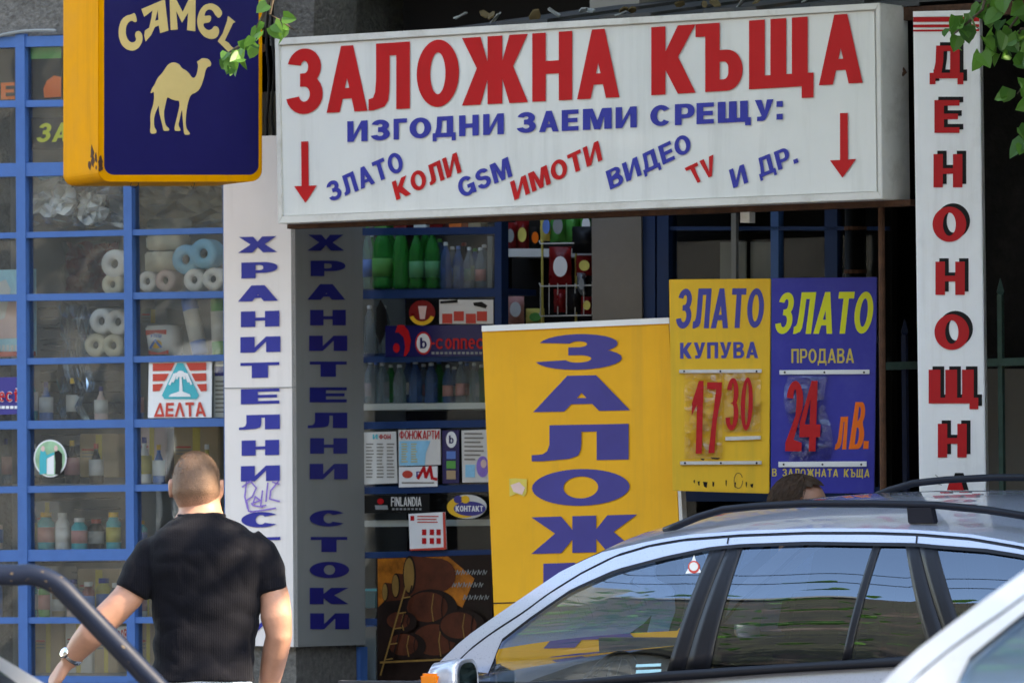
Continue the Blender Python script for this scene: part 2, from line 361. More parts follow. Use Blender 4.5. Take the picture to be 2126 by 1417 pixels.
# ------------------------------------------------------------------ lettering
def arc(cx, cy, rx, ry, a0, a1, n=14): return [(cx + rx * cos(R(a0 + (a1 - a0) * i / n)), cy + ry * sin(R(a0 + (a1 - a0) * i / n))) for i in range(n + 1)]
def glyph(ch, v=.24, b=.19):
    """heavy block letter: width, [(outline, [holes])]; height 1; v stem width, b bar thickness"""
    P = lambda *p: list(p); rc = lambda a, c, d, e: [(a, c), (d, c), (d, e), (a, e)]
    if ch in 'АA':
        W = .86; t = v * .95; s = v * 1.02; k = W / 2 - t / 2; inn = lambda y: s + k * y; y1 = .2; y2 = y1 + b * .85; ya = (W / 2 - s) / k
        return W, [(P((0, 0), (k, 1), (k + t, 1), (W, 0), (W - s, 0), (W - inn(y1), y1), (inn(y1), y1), (s, 0)), [P((inn(y2), y2), (W - inn(y2), y2), (W / 2, ya))])]
    if ch in 'Лл':
        W = .82; x = .15; return W, [(P((W, 0), (W, 1), (x, 1)) + [(x, .45), (x - .02, .27), (x - .06, .19), (0, .17), (0, 0), (.1, 0)] + [(x + v * .62, .05), (x + v * .9, .14), (x + v * .98, .3), (x + v, .5), (x + v, 1 - b), (W - v, 1 - b), (W - v, 0)], [])]
    if ch in 'ОO0o':
        W = .84 if ch not in '0o' else .66; return W, [(arc(W / 2, .5, W / 2, .5, 0, 360, 40)[:-1], [arc(W / 2, .5, W / 2 - v, .5 - b, 0, 360, 40)[:-1]])]
    if ch in 'ЖКK':
        def arm(a, W, sg):
            s = v * 1.25; m = a + (W - a) * .42; q = P((a, .63), (W - s, 1), (W, 1), (m, .54), (W, 0), (W - s, 0), (a, .36)); return q
        if ch == 'Ж':
            W = 1.2; c = W / 2; a = arm(c + v / 2, W, 1); return W, [(rc(c - v / 2, 0, c + v / 2, 1), []), (a, []), ([(W - x, y) for x, y in a][::-1], [])]
        W = .84; return W, [(rc(0, 0, v, 1), []), (arm(v, W, 1), [])]
    if ch in 'НH': W = .8; return W, [(rc(0, 0, v, 1), []), (rc(W - v, 0, W, 1), []), (rc(v, .5 - b * .55, W - v, .5 + b * .45), [])]
    if ch in 'И': W = .84; d = .44; return W, [(rc(0, 0, v, 1), []), (rc(W - v, 0, W, 1), []), (P((v, 0), (v, d * .75), (W - v, 1), (W - v, 1 - d * .75)), [])]
    if ch in 'NП' and ch == 'П': W = .78; return W, [(P((0, 0), (0, 1), (W, 1), (W, 0), (W - v, 0), (W - v, 1 - b), (v, 1 - b), (v, 0)), [])]
    if ch in 'З3':
        W = .74 if ch == 'З' else .66; cx = W * .47; ru, rl = .285, .305; rxu, rxl = W * .47, W * .52; ym = .5
        o = arc(cx, 1 - ru, rxu, ru, 168, -42) + arc(cx, rl, rxl, rl, 44, -168); i_ = arc(cx, rl, rxl - v, rl - b, -164, 80) + [(cx - W * .12, rl * 2 - b)] + [(cx - W * .12, 1 - 2 * ru + b)] + arc(cx, 1 - ru, rxu - v, ru - b, -80, 164)
        return W, [(o + i_, [])]
    if ch in 'Ъъ':
        k = .18; W = .88; r = .3; h = .6; o = P((0, 1), (0, 1 - b), (k, 1 - b), (k, 0)) + arc(W - r, r, r, r, -90, 0, 8) + arc(W - r, h - r, r, r, 0, 90, 8) + P((k + v, h), (k + v, 1))
        ri = max(.05, r - v); hb = b * .9
        return W, [(o, [P((k + v, hb)) + arc(W - v - .09, hb + .09, .09, .09, -90, 0, 5) + arc(W - v - .09, h - hb - .09, .09, .09, 0, 90, 5) + P((k + v, h - hb))])]
    if ch in 'ЩШ':
        W = 1.1; e = .1 if ch == 'Щ' else 0; w = W - e; c = w / 2; q = [(P((0, 0), (0, 1), (v, 1), (v, b), (c - v / 2, b), (c - v / 2, 1), (c + v / 2, 1), (c + v / 2, b), (w - v, b), (w - v, 1), (w, 1)) + (P((w, b), (W, b), (W, -.17), (W - v * .75, -.17), (W - v * .75, 0)) if e else P((w, 0))), [])]
        return W, q
    if ch == 'Д':
        W = .92; x = .13; f = v * .62; return W, [(P((0, b), (x * .8, b), (x + .03, .5), (x + .05, 1), (W - .1, 1), (W - .1, b), (W, b), (W, -.18), (W - f, -.18), (W - f, 0), (f, 0), (f, -.18), (0, -.18)), [P((x + v * .75, b), (W - .1 - v, b), (W - .1 - v, 1 - b), (x + .03 + v * .85, 1 - b), (x + v * .92, .5))])]
    if ch == 'Г': W = .66; return W, [(P((0, 0), (0, 1), (W, 1), (W, 1 - b), (v, 1 - b), (v, 0)), [])]
    if ch in 'ЕE': W = .68; m = .5; return W, [(P((0, 0), (0, 1), (W, 1), (W, 1 - b), (v, 1 - b), (v, m + b / 2), (W * .94, m + b / 2), (W * .94, m - b / 2), (v, m - b / 2), (v, b), (W, b), (W, 0)), [])]
    if ch in 'МM': W = 1.0; return W, [(P((0, 0), (0, 1), (v * 1.3, 1), (W / 2, .42), (W - v * 1.3, 1), (W, 1), (W, 0), (W - v, 0), (W - v, .62), (W / 2 + v * .42, 0), (W / 2 - v * .42, 0), (v, .62), (v, 0)), [])]
    if ch in 'СCc': W = .82; return W, [(arc(W / 2, .5, W / 2, .5, 38, 322, 30) + arc(W / 2, .5, W / 2 - v, .5 - b, 318, 42, 30), [])]
    if ch in 'G': W = .86; return W, [(arc(W / 2, .5, W / 2, .5, 38, 300, 30) + P((W * .93, .02), (W, .02), (W, .55), (W * .55, .55), (W * .55, .55 - b), (W - v, .55 - b), (W - v, .3)) + arc(W / 2, .5, W / 2 - v, .5 - b, 305, 42, 24), [])]
    if ch in 'РP': W = .76; r = .31; h = .42; return W, [(P((0, 0), (0, 1)) + arc(W - r, 1 - r, r, r, 90, 0, 8) + arc(W - r, h - b * .5 + r, r, r, 0, -90, 8) + P((v, h - b * .5), (v, 0)), [P((v, h + b * .4)) + arc(W - v - .1, h + b * .4 + .1, .1, .1, -90, 0, 4) + arc(W - v - .1, 1 - b * .9 - .1, .1, .1, 0, 90, 4) + P((v, 1 - b * .9))])]
    if ch in 'Ьь': return glyph('Ъ', v, b)
    if ch in 'ВBв': W = .78; return W, [(P((0, 0), (0, 1)) + arc(W - .32, .765, .28, .235, 90, -50, 9) + arc(W - .3, .28, .3, .28, 50, -90, 9), [P((v, b * .85)) + arc(W - v - .1, .28, .1, .28 - b * .85, -90, 90, 6) + P((v, .56 - b * .85)), P((v, .55 + b * .3)) + arc(W - v - .12, .765, .09, .235 - b * .85, -70, 90, 6) + P((v, 1 - b * .85))])]
    if ch in 'У': W = .82; s = v * 1.12; return W, [(P((0, 1), (s, 1), (W * .53, .5), (W - s, 1), (W, 1), (W * .62, .16), (W * .54, .04), (W * .42, 0), (W * .12, 0), (W * .12, b), (W * .3, b), (W * .36, .24)), [])]
    if ch in 'ТTт': W = .72; return W, [(P((0, 1), (W, 1), (W, 1 - b), (W / 2 + v / 2, 1 - b), (W / 2 + v / 2, 0), (W / 2 - v / 2, 0), (W / 2 - v / 2, 1 - b), (0, 1 - b)), [])]
    if ch in 'ХX': W = .86; s = v * 1.3; c = W / 2; return W, [(P((0, 0), (c - s * .5, .51), (.02, 1), (.02 + s, 1), (c, .68), (W - .02 - s, 1), (W - .02, 1), (c + s * .5, .51), (W, 0), (W - s, 0), (c, .34), (s, 0)), [])]
    if ch == 'V': W = .8; s = v * 1.05; return W, [(P((0, 1), (s, 1), (W / 2, .28), (W - s, 1), (W, 1), (W / 2 + s * .5, 0), (W / 2 - s * .5, 0)), [])]
    if ch in 'SЅ':
        W = .74; c = W / 2; ru, rl = .285, .305; return W, [(arc(c, 1 - ru, W * .48, ru, 12, 250, 16) + arc(c, rl, W * .5 - v, rl - b, 75, -172, 16) + arc(c, rl, W * .5, rl, -172, 75, 16) + arc(c, 1 - ru, W * .48 - v, ru - b, 255, 12, 16), [])]
    if ch == '1': W = .42; return W, [(P((W - v, 0), (W - v, .68), (0, .52), (0, .7), (W - v * .8, 1), (W, 1), (W, 0)), [])]
    if ch == '7': W = .64; return W, [(P((0, 1), (W, 1), (W, .84), (W * .72, .45), (W * .62, 0), (W * .62 - v * 1.1, 0), (W * .4, .42), (W * .62, 1 - b), (0, 1 - b)), [])]
    if ch == '2': W = .68; return W, [(arc(W / 2, .71, W / 2, .29, 170, -30, 14) + P((W * .5, b * 1.35), (W, b), (W, 0), (0, 0), (0, b), (W * .56, .5)) + arc(W / 2, .71, W / 2 - v, .29 - b, -25, 168, 12), [])]
    if ch == '4': W = .74; return W, [(P((W * .5, 1), (W * .8, 1), (W * .8, .38), (W, .38), (W, .2), (W * .8, .2), (W * .8, 0), (W * .8 - v, 0), (W * .8 - v, .2), (0, .2), (0, .4)), [P((W * .25, .38), (W * .8 - v, .38), (W * .8 - v, .74))])]
    if ch == 'Ф': W = 1.0; c = .5; return W, [(rc(c - v / 2, 0, c + v / 2, .14), []), (rc(c - v / 2, .86, c + v / 2, 1), []), (arc(c, .5, .5, .36, 0, 360, 30)[:-1], [arc(c + v / 2 + .01, .5, .5 - v * 1.5, .36 - b, -88, 88, 12), arc(c - v / 2 - .01, .5, .5 - v * 1.5, .36 - b, 92, 268, 12)])]
    if ch == 'F': W = .66; return W, [(P((0, 0), (0, 1), (W, 1), (W, 1 - b), (v, 1 - b), (v, .58), (W * .9, .58), (W * .9, .58 - b), (v, .58 - b), (v, 0)), [])]
    if ch == 'I': return v, [(rc(0, 0, v, 1), [])]
    if ch == 'L': W = .62; return W, [(P((0, 0), (0, 1), (v, 1), (v, b), (W, b), (W, 0)), [])]
    if ch == 'N': W = .82; return W, [(P((0, 0), (0, 1), (v, 1), (W - v, .4), (W - v, 1), (W, 1), (W, 0), (W - v, 0), (v, .6), (v, 0)), [])]
    if ch == 'D': W = .8; return W, [(P((0, 0), (0, 1)) + arc(W - .42, .5, .42, .5, 90, -90, 14), [P((v, b)) + arc(W - .42, .5, .42 - v, .5 - b, -90, 90, 12) + P((v, 1 - b))])]
    if ch == 'b': W = .66; return W, [(P((0, 0), (0, 1.4), (v, 1.4), (v, .95)) + arc(W * .52, .5, W * .48, .5, 100, -90, 16), [arc(W * .52, .5, W * .48 - v * .9, .5 - b, 0, 360, 18)[:-1]])]
    if ch == 'n': W = .66; return W, [(P((0, 0), (0, 1), (W - .25, 1)) + arc(W - .25, .75, .25, .25, 90, 0, 6) + P((W, 0), (W - v, 0), (W - v, .72), (W - v - .06, 1 - b), (v, 1 - b), (v, 0)), [])]
    if ch == 'e': W = .68; c = W / 2; return W, [(arc(c, .5, c, .5, -38, 6, 4)[::-1][:0] + arc(c, .5, c, .5, 0, 310, 28) + arc(c, .5, c - v, .5 - b, 305, 195, 10) + P((W, .42)), [arc(c, .55, c - v, .45 - b, 10, 170, 8)])]
    if ch == 't': W = .5; return W, [(P((.12, 0), (.12, .75), (0, .75), (0, 1), (.12, 1), (.12, 1.3), (.12 + v, 1.3), (.12 + v, 1), (W, 1), (W, .75), (.12 + v, .75), (.12 + v, b), (W, b), (W, 0)), [])]
    if ch == '.': return v * 1.05, [(rc(0, 0, v * 1.05, b * 1.2), [])]
    if ch == ':': return v * 1.05, [(rc(0, .02, v * 1.05, .02 + b * 1.3), []), (rc(0, .62, v * 1.05, .62 + b * 1.3), [])]
    if ch == '-': return .4, [(rc(0, .42, .4, .42 + b), [])]
    if ch == 'Λ': W = .84; s = v * 1.05; t = v * .9; return W, [(P((0, 0), (W / 2 - t / 2, 1), (W / 2 + t / 2, 1), (W, 0), (W - s, 0), (W / 2, .7), (s, 0)), [])]
    if ch == 'Δ': W = .86; return W, [(P((0, 0), (W / 2 - v * .4, 1), (W / 2 + v * .4, 1), (W, 0)), [P((v * 1.15, b), (W - v * 1.15, b), (W / 2, .66))])]
    return .35, []
def put(g, pl, ch, tl, tr, br, bl, off, m, v=.24, b=.19):
    """one letter bent into a quad of photo pixels"""
    W, cs = glyph(ch, v, b)
    def mp(x, y):
        s = x / W; a = (tl[0] + (tr[0] - tl[0]) * s, tl[1] + (tr[1] - tl[1]) * s); c = (bl[0] + (br[0] - bl[0]) * s, bl[1] + (br[1] - bl[1]) * s)
        return (c[0] + (a[0] - c[0]) * y, c[1] + (a[1] - c[1]) * y)
    for o, hs in cs: flat(g, pl, [mp(*p) for p in o], off, m, [[mp(*p) for p in h] for h in hs])
def word(g, pl, txt, tl, tr, br, bl, off, m, v=.24, b=.19, gap=.13, space=.4):
    ws = [glyph(c, v, b)[0] if c != ' ' else space for c in txt]; tot = sum(ws) + gap * (len(txt) - 1); x = 0
    L_ = lambda p, q, s: (p[0] + (q[0] - p[0]) * s, p[1] + (q[1] - p[1]) * s)
    for c, w_ in zip(txt, ws):
        if c != ' ': put(g, pl, c, L_(tl, tr, x / tot), L_(tl, tr, (x + w_) / tot), L_(bl, br, (x + w_) / tot), L_(bl, br, x / tot), off, m, v, b)
        x += w_ + gap
def row(g, pl, letters, top, bot, off, m, v=.24, b=.19):
    """letters: (char, x0, x1); top/bot: two points each giving cap line and base line"""
    ly = lambda l, x: l[0][1] + (l[1][1] - l[0][1]) * (x - l[0][0]) / (l[1][0] - l[0][0])
    for c, a, z in letters: put(g, pl, c, (a, ly(top, a)), (z, ly(top, z)), (z, ly(bot, z)), (a, ly(bot, a)), off, m, v, b)
def wrect(g, pl, txt, x0, y0, x1, y1, off, m, **k): word(g, pl, txt, (x0, y0), (x1, y0), (x1, y1), (x0, y1), off, m, **k)
# ================================================================== SETTING
YAW = 33
W = Plane(YAW, (0, 24.5, 0))                 # the shop front; other planes are set off from it
g = G(); g.face([(-70, -60, 0), (70, -60, 0), (70, 80, 0), (-70, 80, 0)], 'asphalt'); g.build('road', kind='structure')
g = G(); g.prism([W.w(-14, -.02, .124), W.w(14, -.02, .124), W.w(14, 2.5, .12), W.w(-14, 2.5, .12)], (0, 0, -.116), 'paving'); g.build('pavement', kind='structure')
g = G()
for i in range(28): g.prism([W.w(-14 + i + .004, 2.504, .128), W.w(-13 + i - .004, 2.504, .128), W.w(-13 + i - .004, 2.64, .125), W.w(-14 + i + .004, 2.64, .125)], (0, 0, -.121), 'kerbstone')
g.build('kerb', kind='structure')
def wbox(g, u0, u1, o0, o1, z0, z1, m):      # box in shop-front coordinates
    g.prism([W.w(u0, o0, z0), W.w(u1, o0, z0), W.w(u1, o1, z0), W.w(u0, o1, z0)], (0, 0, z1 - z0), m)
# ---- the building the shop sits in
bld = thing('shop_building', 'dark concrete building that holds the kiosk windows and the doorway', 'building', W.w(0, 0, .12))
UE = W.u(750, 700, -.22)
zt = W.at(60, 76, 0).z
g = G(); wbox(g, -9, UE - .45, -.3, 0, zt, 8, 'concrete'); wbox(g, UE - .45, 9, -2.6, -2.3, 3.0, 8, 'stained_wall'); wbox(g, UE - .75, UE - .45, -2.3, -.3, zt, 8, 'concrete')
uw0 = W.u(-70, 700); wbox(g, -9, uw0, -.3, 0, .12, zt, 'concrete')
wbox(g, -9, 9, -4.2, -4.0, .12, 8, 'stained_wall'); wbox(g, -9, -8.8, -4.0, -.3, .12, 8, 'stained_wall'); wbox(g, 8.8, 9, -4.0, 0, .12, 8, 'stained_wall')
g.build('wall', bld)
g = G(); wbox(g, -8.8, 8.8, -4, -.3, 4.0, 4.15, 'dark'); g.build('ceiling', bld)
g = G(); wbox(g, -8.8, 8.8, -4.0, -.02, .06, .122, 'dark_brown'); g.build('floor_slab', bld)
g = G(); wbox(g, -9.2, 9.2, -6, .25, 8, 8.3, 'concrete'); g.build('roof', bld)
g = G(); wbox(g, 5.7, 6.0, .0, 4.2, .0, 4.3, 'concrete'); wbox(g, 6.0, 9.0, .0, 4.2, .0, 4.3, 'concrete'); g.build('added_shade_wing', bld)  # unseen wing, added to keep skylight off the pillar side
# sill wall under the left windows
g = G(); wbox(g, uw0, W.u(466, 1400), -.2, -.004, .12, W.at(200, 1404, 0).z, 'concrete'); g.build('sill_wall', bld)
# interior of the kiosk: partition behind the left window and the side wall of the pillar room
g = G(); wbox(g, uw0, UE - .3, -1.35, -1.3, .12, 3.3, 'room_wall'); wbox(g, UE - .36, UE - .3, -1.3, -.35, .12, 3.3, 'room_wall'); wbox(g, uw0 - .05, uw0, -1.3, -.3, .12, 3.3, 'room_wall'); g.build('partition', bld)
u_post = W.u(1034, 700, -.25)
g = G(); wbox(g, UE - .28, u_post, -1.0, -.95, .12, 3.9, 'dark_brown'); g.build('back_partition', bld)
# grey wall pier right of the doorway, with the stained wall behind the fence
pa, pb = W.u(1229, 560, -.3), W.u(1332, 560, -.3)
g = G(); wbox(g, pa, pb, -.55, -.3, .12, 3.6, 'grey_wall'); g.build('pier', bld)
pr = W.u(1900, 560, -.6)
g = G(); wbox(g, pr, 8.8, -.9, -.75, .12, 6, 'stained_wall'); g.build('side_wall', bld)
u2, u3 = W.u(2056, 900, -.7), W.u(2230, 900, -.7)
g = G(); slab(g, W, rect(2050, 765, 2330, 1500), -.70, .045, 'grey_wall'); g.build('plinth', bld)
# corner column above the sign (concrete, left of the dark void)
g = G(); slab(g, W, [(560, -60), (655, -60), (650, 95), (560, 95)], -.25, .3, 'concrete'); g.build('column', bld)

# ---- tin canopy over the entrance
can = thing('tin_canopy', 'rusty tin canopy with fallen leaves over the entrance above the long sign', 'canopy', W.w(1.5, .4, 3.5))
zc = W.at(1400, 52, .6).z
ca, cb = W.u(935, 20, .55), 6.0
g = G()
for i in range(26):
    a = ca + (cb - ca) * i / 26; b_ = ca + (cb - ca) * (i + 1) / 26; dz = .012 * (i % 2)
    g.prism([W.w(a, .58, zc + .02 + dz), W.w(b_, .58, zc + .02 + dz), W.w(b_, -2.3, zc + .42 + dz), W.w(a, -2.3, zc + .42 + dz)], (0, 0, .02), 'tin')
g.build('sheet', can)
g = G(); wbox(g, ca, cb, .53, .575, zc - .03, zc + .018, 'rust'); g.build('edge_beam', can)
g = G(); wbox(g, ca + .02, ca + .045, .3, .33, 3.0, zc + .05, 'zinc'); g.build('rod', can)
random.seed(3)
for i in range(26):
    a = ca + random.random() * (cb - ca) * .42; o = .57 - random.random() * .12; gg = G(); s = .016 + random.random() * .022; c = W.w(a, o, zc + .05 + (.58 - o) * .14 + random.random() * .03)
    e = Euler((random.random() * .9, random.random() * .9, random.random() * 6)).to_matrix()
    gg.prism([c + e @ V(p) * s for p in ((-1, 0, 0), (-.4, -.55, .1), (.5, -.5, 0), (1, 0, .15), (.4, .5, 0), (-.5, .5, .1))], (0, 0, .006), 'litter_leaf' if i % 3 else 'paper_grey')
    gg.build('fallen_leaf', label='dry fallen leaf lying on the edge of the tin canopy', cat='leaf', group='dry leaves on the tin canopy')
# ---- cables on the wall beside the hanging sign
for k, (x, s) in enumerate(((556, .0), (567, .03))):
    g = G(); pts = [W.at(x + 3 * sin(i * 1.3 + k), -60 + i * 38, .04 + s * .3) for i in range(10)]; g.tube(pts, .006, 'black', 6)
    g.build('cable', label=('thin black cable running down the wall beside the hanging sign', 'black cable nearest the long sign, hanging down the dark wall')[k], cat='cable')
g = G(); g.tube([W.at(x, 93 - (x + 60) * .145 - 12 * sin((x + 60) / 190 * 3.1), .03) for x in range(-60, 131, 16)], .007, 'paper_grey', 6); g.build('wire', label='pale wire strung along the top of the blue window frame', cat='wire')

# ================================================================== LEFT SHOP WINDOW
win = thing('shop_window', 'blue metal grid window full of goods left of the pillar', 'window', W.at(200, 1404, 0))
hb = [(88, 76, 22), (216, 210, 14), (353, 344, 28), (489, 478, 12), (618, 611, 14), (751, 742, 13), (882, 876, 17), (1016, 1010, 14), (1153, 1148, 24), (1287, 1286, 13), (1409, 1410, 14)]
g = G()
for yl, yr, t in hb: slab(g, W, [(-70, yl + (yl - yr) * .15 - t / 2), (468, yr - t / 2), (468, yr + t / 2), (-70, yl + (yl - yr) * .15 + t / 2)], .02, .045, 'blue_frame')
g.build('rail', win)
for x0, x1, t in ((-66, -66, 18), (41, 48, 19), (262, 272, 17), (466, 472, 10)):
    g = G(); slab(g, W, [(x0 - t / 2, 70), (x0 + t / 2, 70), (x1 + t / 2, 1412), (x1 - t / 2, 1412)], .024, .052, 'blue_frame'); g.build('mullion', win)
g = G(); slab(g, W, [(-66, 80), (468, 74), (470, 1410), (-66, 1410)], .0, .005, 'window_glass'); g.build('glass', win)

def card(name, pl, pts, off, m, label, cat, th=.004, group=None, parts=None):
    """a flat card or sticker at its real place, thing with parts drawn by parts(g) callbacks"""
    t = thing(name, label, cat, base_of(pl, pts, off), group=group)
    g = G(); slab(g, pl, pts, off, th, m); g.build('board' if th > .01 else 'sheet', t)
    for nm, fn in (parts or []): g = G(); fn(g); g.build(nm, t, merge=False)
    return t
# stickers on the panes
e = .004
DAIRY = ([(317, 754), (363, 753), (355, 769), (317, 770)], [(317, 776), (351, 775), (342, 790), (317, 791)], [(317, 797), (339, 796), (331, 811), (317, 812)],
        [(386, 753), (428, 752), (428, 768), (394, 769)], [(397, 775), (428, 774), (428, 790), (405, 791)], [(408, 797), (429, 796), (429, 811), (417, 812)])
card('dairy_sticker', W, [(309, 752), (440, 750), (439, 866), (307, 867)], .008, 'white', 'square white sticker with red stripes, teal triangle and palm tree on the window', 'sticker', .003, parts=[('stripe', lambda g, p=p: flat(g, W, p, .011, 'brick_red')) for p in DAIRY] + [
    ('triangle', lambda g: flat(g, W, [(368, 753), (380, 753), (413, 820), (408, 828), (341, 828), (336, 820)], .011, 'teal')),
    ('palm_tree', lambda g: (flat(g, W, [(373, 780), (377, 780), (379, 812), (394, 818), (396, 823), (350, 823), (354, 818), (372, 812)], .013, 'white'),
        [stroke(g, W, [(375, 781), (375 + dx * .6, 772 + abs(dx) * .2), (375 + dx, 779 + abs(dx) * .8)], 4.2, .0132 + i * .0002, 'white') for i, dx in enumerate((-23, -16, -8, 8, 16, 22))], flat(g, W, ell(375, 775, 8, 6), .0136, 'white'))),
    ('lettering', lambda g: word(g, W, 'ΔЕΛТА', (322, 836), (425, 834), (428, 864), (319, 865), .011, 'brick_red', v=.2, b=.2, gap=.06))])
card('round_sticker', W, ell(104, 951, 34, 39), .008, 'white', 'round green sticker with two standing figures on the window pane', 'sticker', .003, parts=[
    ('picture', lambda g: flat(g, W, ell(104, 951, 31, 36), .0095, 'sticker_green')),
    ('figure', lambda g: (flat(g, W, [(84, 935), (92, 933), (96, 942), (97, 982), (82, 984), (82, 950)], .011, 'teal'), flat(g, W, ell(89, 931, 4, 6), .0112, 'pale_pink'), flat(g, W, [(95, 945), (112, 938), (113, 943), (96, 952)], .0111, 'teal'))),
    ('figure', lambda g: (flat(g, W, [(113, 937), (122, 934), (129, 942), (129, 968), (124, 985), (114, 984), (115, 960)], .011, 'black'), flat(g, W, ell(116, 930, 4, 6), .0112, 'pale_pink'))),
    ('scroll', lambda g: flat(g, W, [(98, 946), (112, 944), (112, 984), (97, 984)], .0105, 'white'))])
card('phone_card_sign', W, [(-66, 784), (44, 782), (47, 859), (-66, 862)], .008, 'violet_blue', 'violet sign with red rounded letters stuck to the left edge of the window', 'sign', .004, parts=[
    ('lettering', lambda g: (wrect(g, W, 'connect', -62, 812, 39, 834, .0145, 'white', v=.26, b=.24), wrect(g, W, 'connect', -61, 813, 38, 833, .0155, 'red', v=.2, b=.18))),
    ('small_print', lambda g: [flat(g, W, rect(a, 842, a + 7, 848), .0105, 'white') for a in range(-60, 36, 9)])])
card('yellow_letter_sticker', W, [(60, 245), (195, 241), (195, 308), (60, 312)], -.02, 'dark', 'dark sticker with yellow slanted letters behind the hanging sign', 'sticker', .003, parts=[
    ('lettering', lambda g: word(g, W, 'ЗАЛ', (83, 256), (182, 253), (174, 292), (75, 296), -.018, 'lime'))])
card('orange_sticker', W, [(-40, 105), (32, 103), (33, 206), (-40, 210)], -.02, 'dark_brown', 'dark poster with an orange letter in the top left pane', 'poster', .003, parts=[
    ('lettering', lambda g: put(g, W, 'Е', (2, 172), (30, 171), (31, 206), (2, 207), -.018, 'orange'))])
card('fruit_poster', W, [(53, 98), (128, 96), (128, 206), (53, 207)], -.02, 'dark_brown', 'dark poster with an orange round fruit beside the hanging sign', 'poster', .003, parts=[
    ('green_band', lambda g: flat(g, W, [(54, 98), (127, 96), (127, 121), (54, 123)], -.018, 'leaf_green')),
    ('fruit', lambda g: flat(g, W, [(92, 203), (90, 185), (97, 168), (112, 157), (127, 160), (127, 201)], -.018, 'orange'))])
card('ice_cream_poster', W, [(-66, 562), (74, 558), (75, 738), (-66, 742)], -.06, 'sky_poster', 'pale blue and pink poster inside the leftmost panes of the window', 'poster', .004, parts=[
    ('picture', lambda g: (flat(g, W, [(-60, 620), (30, 610), (64, 650), (66, 700), (-60, 706)], -.058, 'pale_pink'), flat(g, W, [(-20, 592), (12, 580), (22, 600), (10, 660), (-20, 670)], -.056, 'paper'))),
    ('lettering', lambda g: [flat(g, W, rect(a, 716, a + 6, 728), -.055, 'paper') for a in range(-50, 36, 9)]),
    ('red_band', lambda g: flat(g, W, [(-66, 730), (74, 729), (75, 738), (-66, 742)], -.055, 'brick_red'))])
card('red_letter_notice', W, [(243, 1300), (278, 1298), (279, 1345), (240, 1350)], -.02, 'white', 'small white notice with red lettering behind the standing man', 'notice', .003, parts=[
    ('lettering', lambda g: word(g, W, 'ЗОВА', (243, 1308), (271, 1302), (270, 1326), (248, 1334), -.018, 'brick_red'))])
card('price_slip', W, [(444, 756), (466, 756), (466, 866), (443, 866)], -.02, 'paper', 'paper slip with violet heading beside the dairy sticker', 'notice', .003, parts=[
    ('heading', lambda g: flat(g, W, rect(446, 760, 466, 780), -.018, 'violet_blue')), ('text_line', lambda g: [flat(g, W, rect(447, y, 466, y + 3), -.018, 'grey_wall') for y in range(790, 860, 9)])])
# glass shelves carrying the goods
goods = W
for (y, z0) in ((612, -.34), (744, -.34)):
    g = G(); slab(g, W, [(190, y), (468, y - 4), (468, y + 1), (190, y + 5)], -.08, .36, 'paper_grey')
    g.build('display_shelf', label=('thin grey shelf under the upper toilet rolls in the window', 'thin grey shelf under the napkin pack in the window')[y > 700], cat='shelf')
def roll(px, py, r, m, label, core='paper_grey', off=-.2, ln=.11):
    c = W.at(px, py, off); rad = r / 515.0; t = thing('toilet_roll', label, 'toilet roll', c - V((0, 0, rad)), group='toilet rolls in the window')
    ax = (W.n + W.t * .25).normalized(); g = G(); n = 20; a = V((0, 0, 1)); b = ax.cross(a)
    ring = lambda rr, d: [c + ax * d + (a * cos(2 * pi * j / n) + b * sin(2 * pi * j / n)) * rr for j in range(n)]
    g.rings([ring(rad * .36, -ln), ring(rad * .93, -ln), ring(rad, -ln * .9), ring(rad, ln * -.1), ring(rad * .93, 0), ring(rad * .36, .002), ring(rad * .34, -.03), ring(rad * .36, -ln)], m, cap=False); g.build('paper', t, smooth=True)
    g = G(); g.rings([ring(rad * .33, -.02), ring(rad * .24, -.018), ring(rad * .24, -ln), ring(rad * .33, -ln), ring(rad * .33, -.02)], core, cap=False); g.build('tube', t, smooth=True)
for a in ((236, 547, 30, 'tissue', 'white toilet roll in film lying highest beside the right mullion'), (232, 590, 24, 'tissue_cream', 'cream toilet roll partly behind the mullion, under the wrapped one'),
          (384, 538, 31, 'tissue_blue', 'blue toilet roll, the lower left of the two blue ones'), (421, 526, 31, 'tissue_blue', 'blue toilet roll, the higher one next to the white pillar'),
          (402, 581, 24, 'tissue', 'white toilet roll under the blue rolls, left of its twin'), (441, 579, 24, 'tissue', 'white toilet roll nearest the pillar, under the blue rolls'),
          (342, 582, 23, 'tissue_pink', 'pinkish toilet roll lying under the stacked white paper packs'), (305, 584, 22, 'tissue', 'greyish toilet roll left of the pinkish roll'),
          (209, 666, 27, 'tissue', 'white toilet roll, left one of the pair above the cream pair'), (243, 668, 27, 'tissue', 'white toilet roll touching the mullion above the cream pair'),
          (197, 716, 25, 'tissue_cream', 'cream toilet roll, left one standing on the lower shelf'), (234, 717, 25, 'tissue_cream', 'cream toilet roll, right one standing on the lower shelf')): roll(*a)
def soft(name, pts, m, label, cat, off=-.15, th=.12, parts=None):
    t = thing(name, label, cat, base_of(W, pts, off)); g = G(); slab(g, W, pts, off, th, m); g.build('wrapper', t, bevel=.008, smooth=True)
    for nm, fn in parts or []: g = G(); fn(g); g.build(nm, t, merge=False)
soft('paper_towel_pack', [(300, 489), (362, 486), (363, 517), (302, 519)], 'tissue_cream', 'cream paper towel pack, upper of the two stacked packs', 'paper pack', -.22)
soft('paper_towel_pack', [(298, 523), (354, 521), (352, 562), (299, 565)], 'tissue_cream', 'cream paper towel pack, lower of the two stacked packs', 'paper pack', -.22)
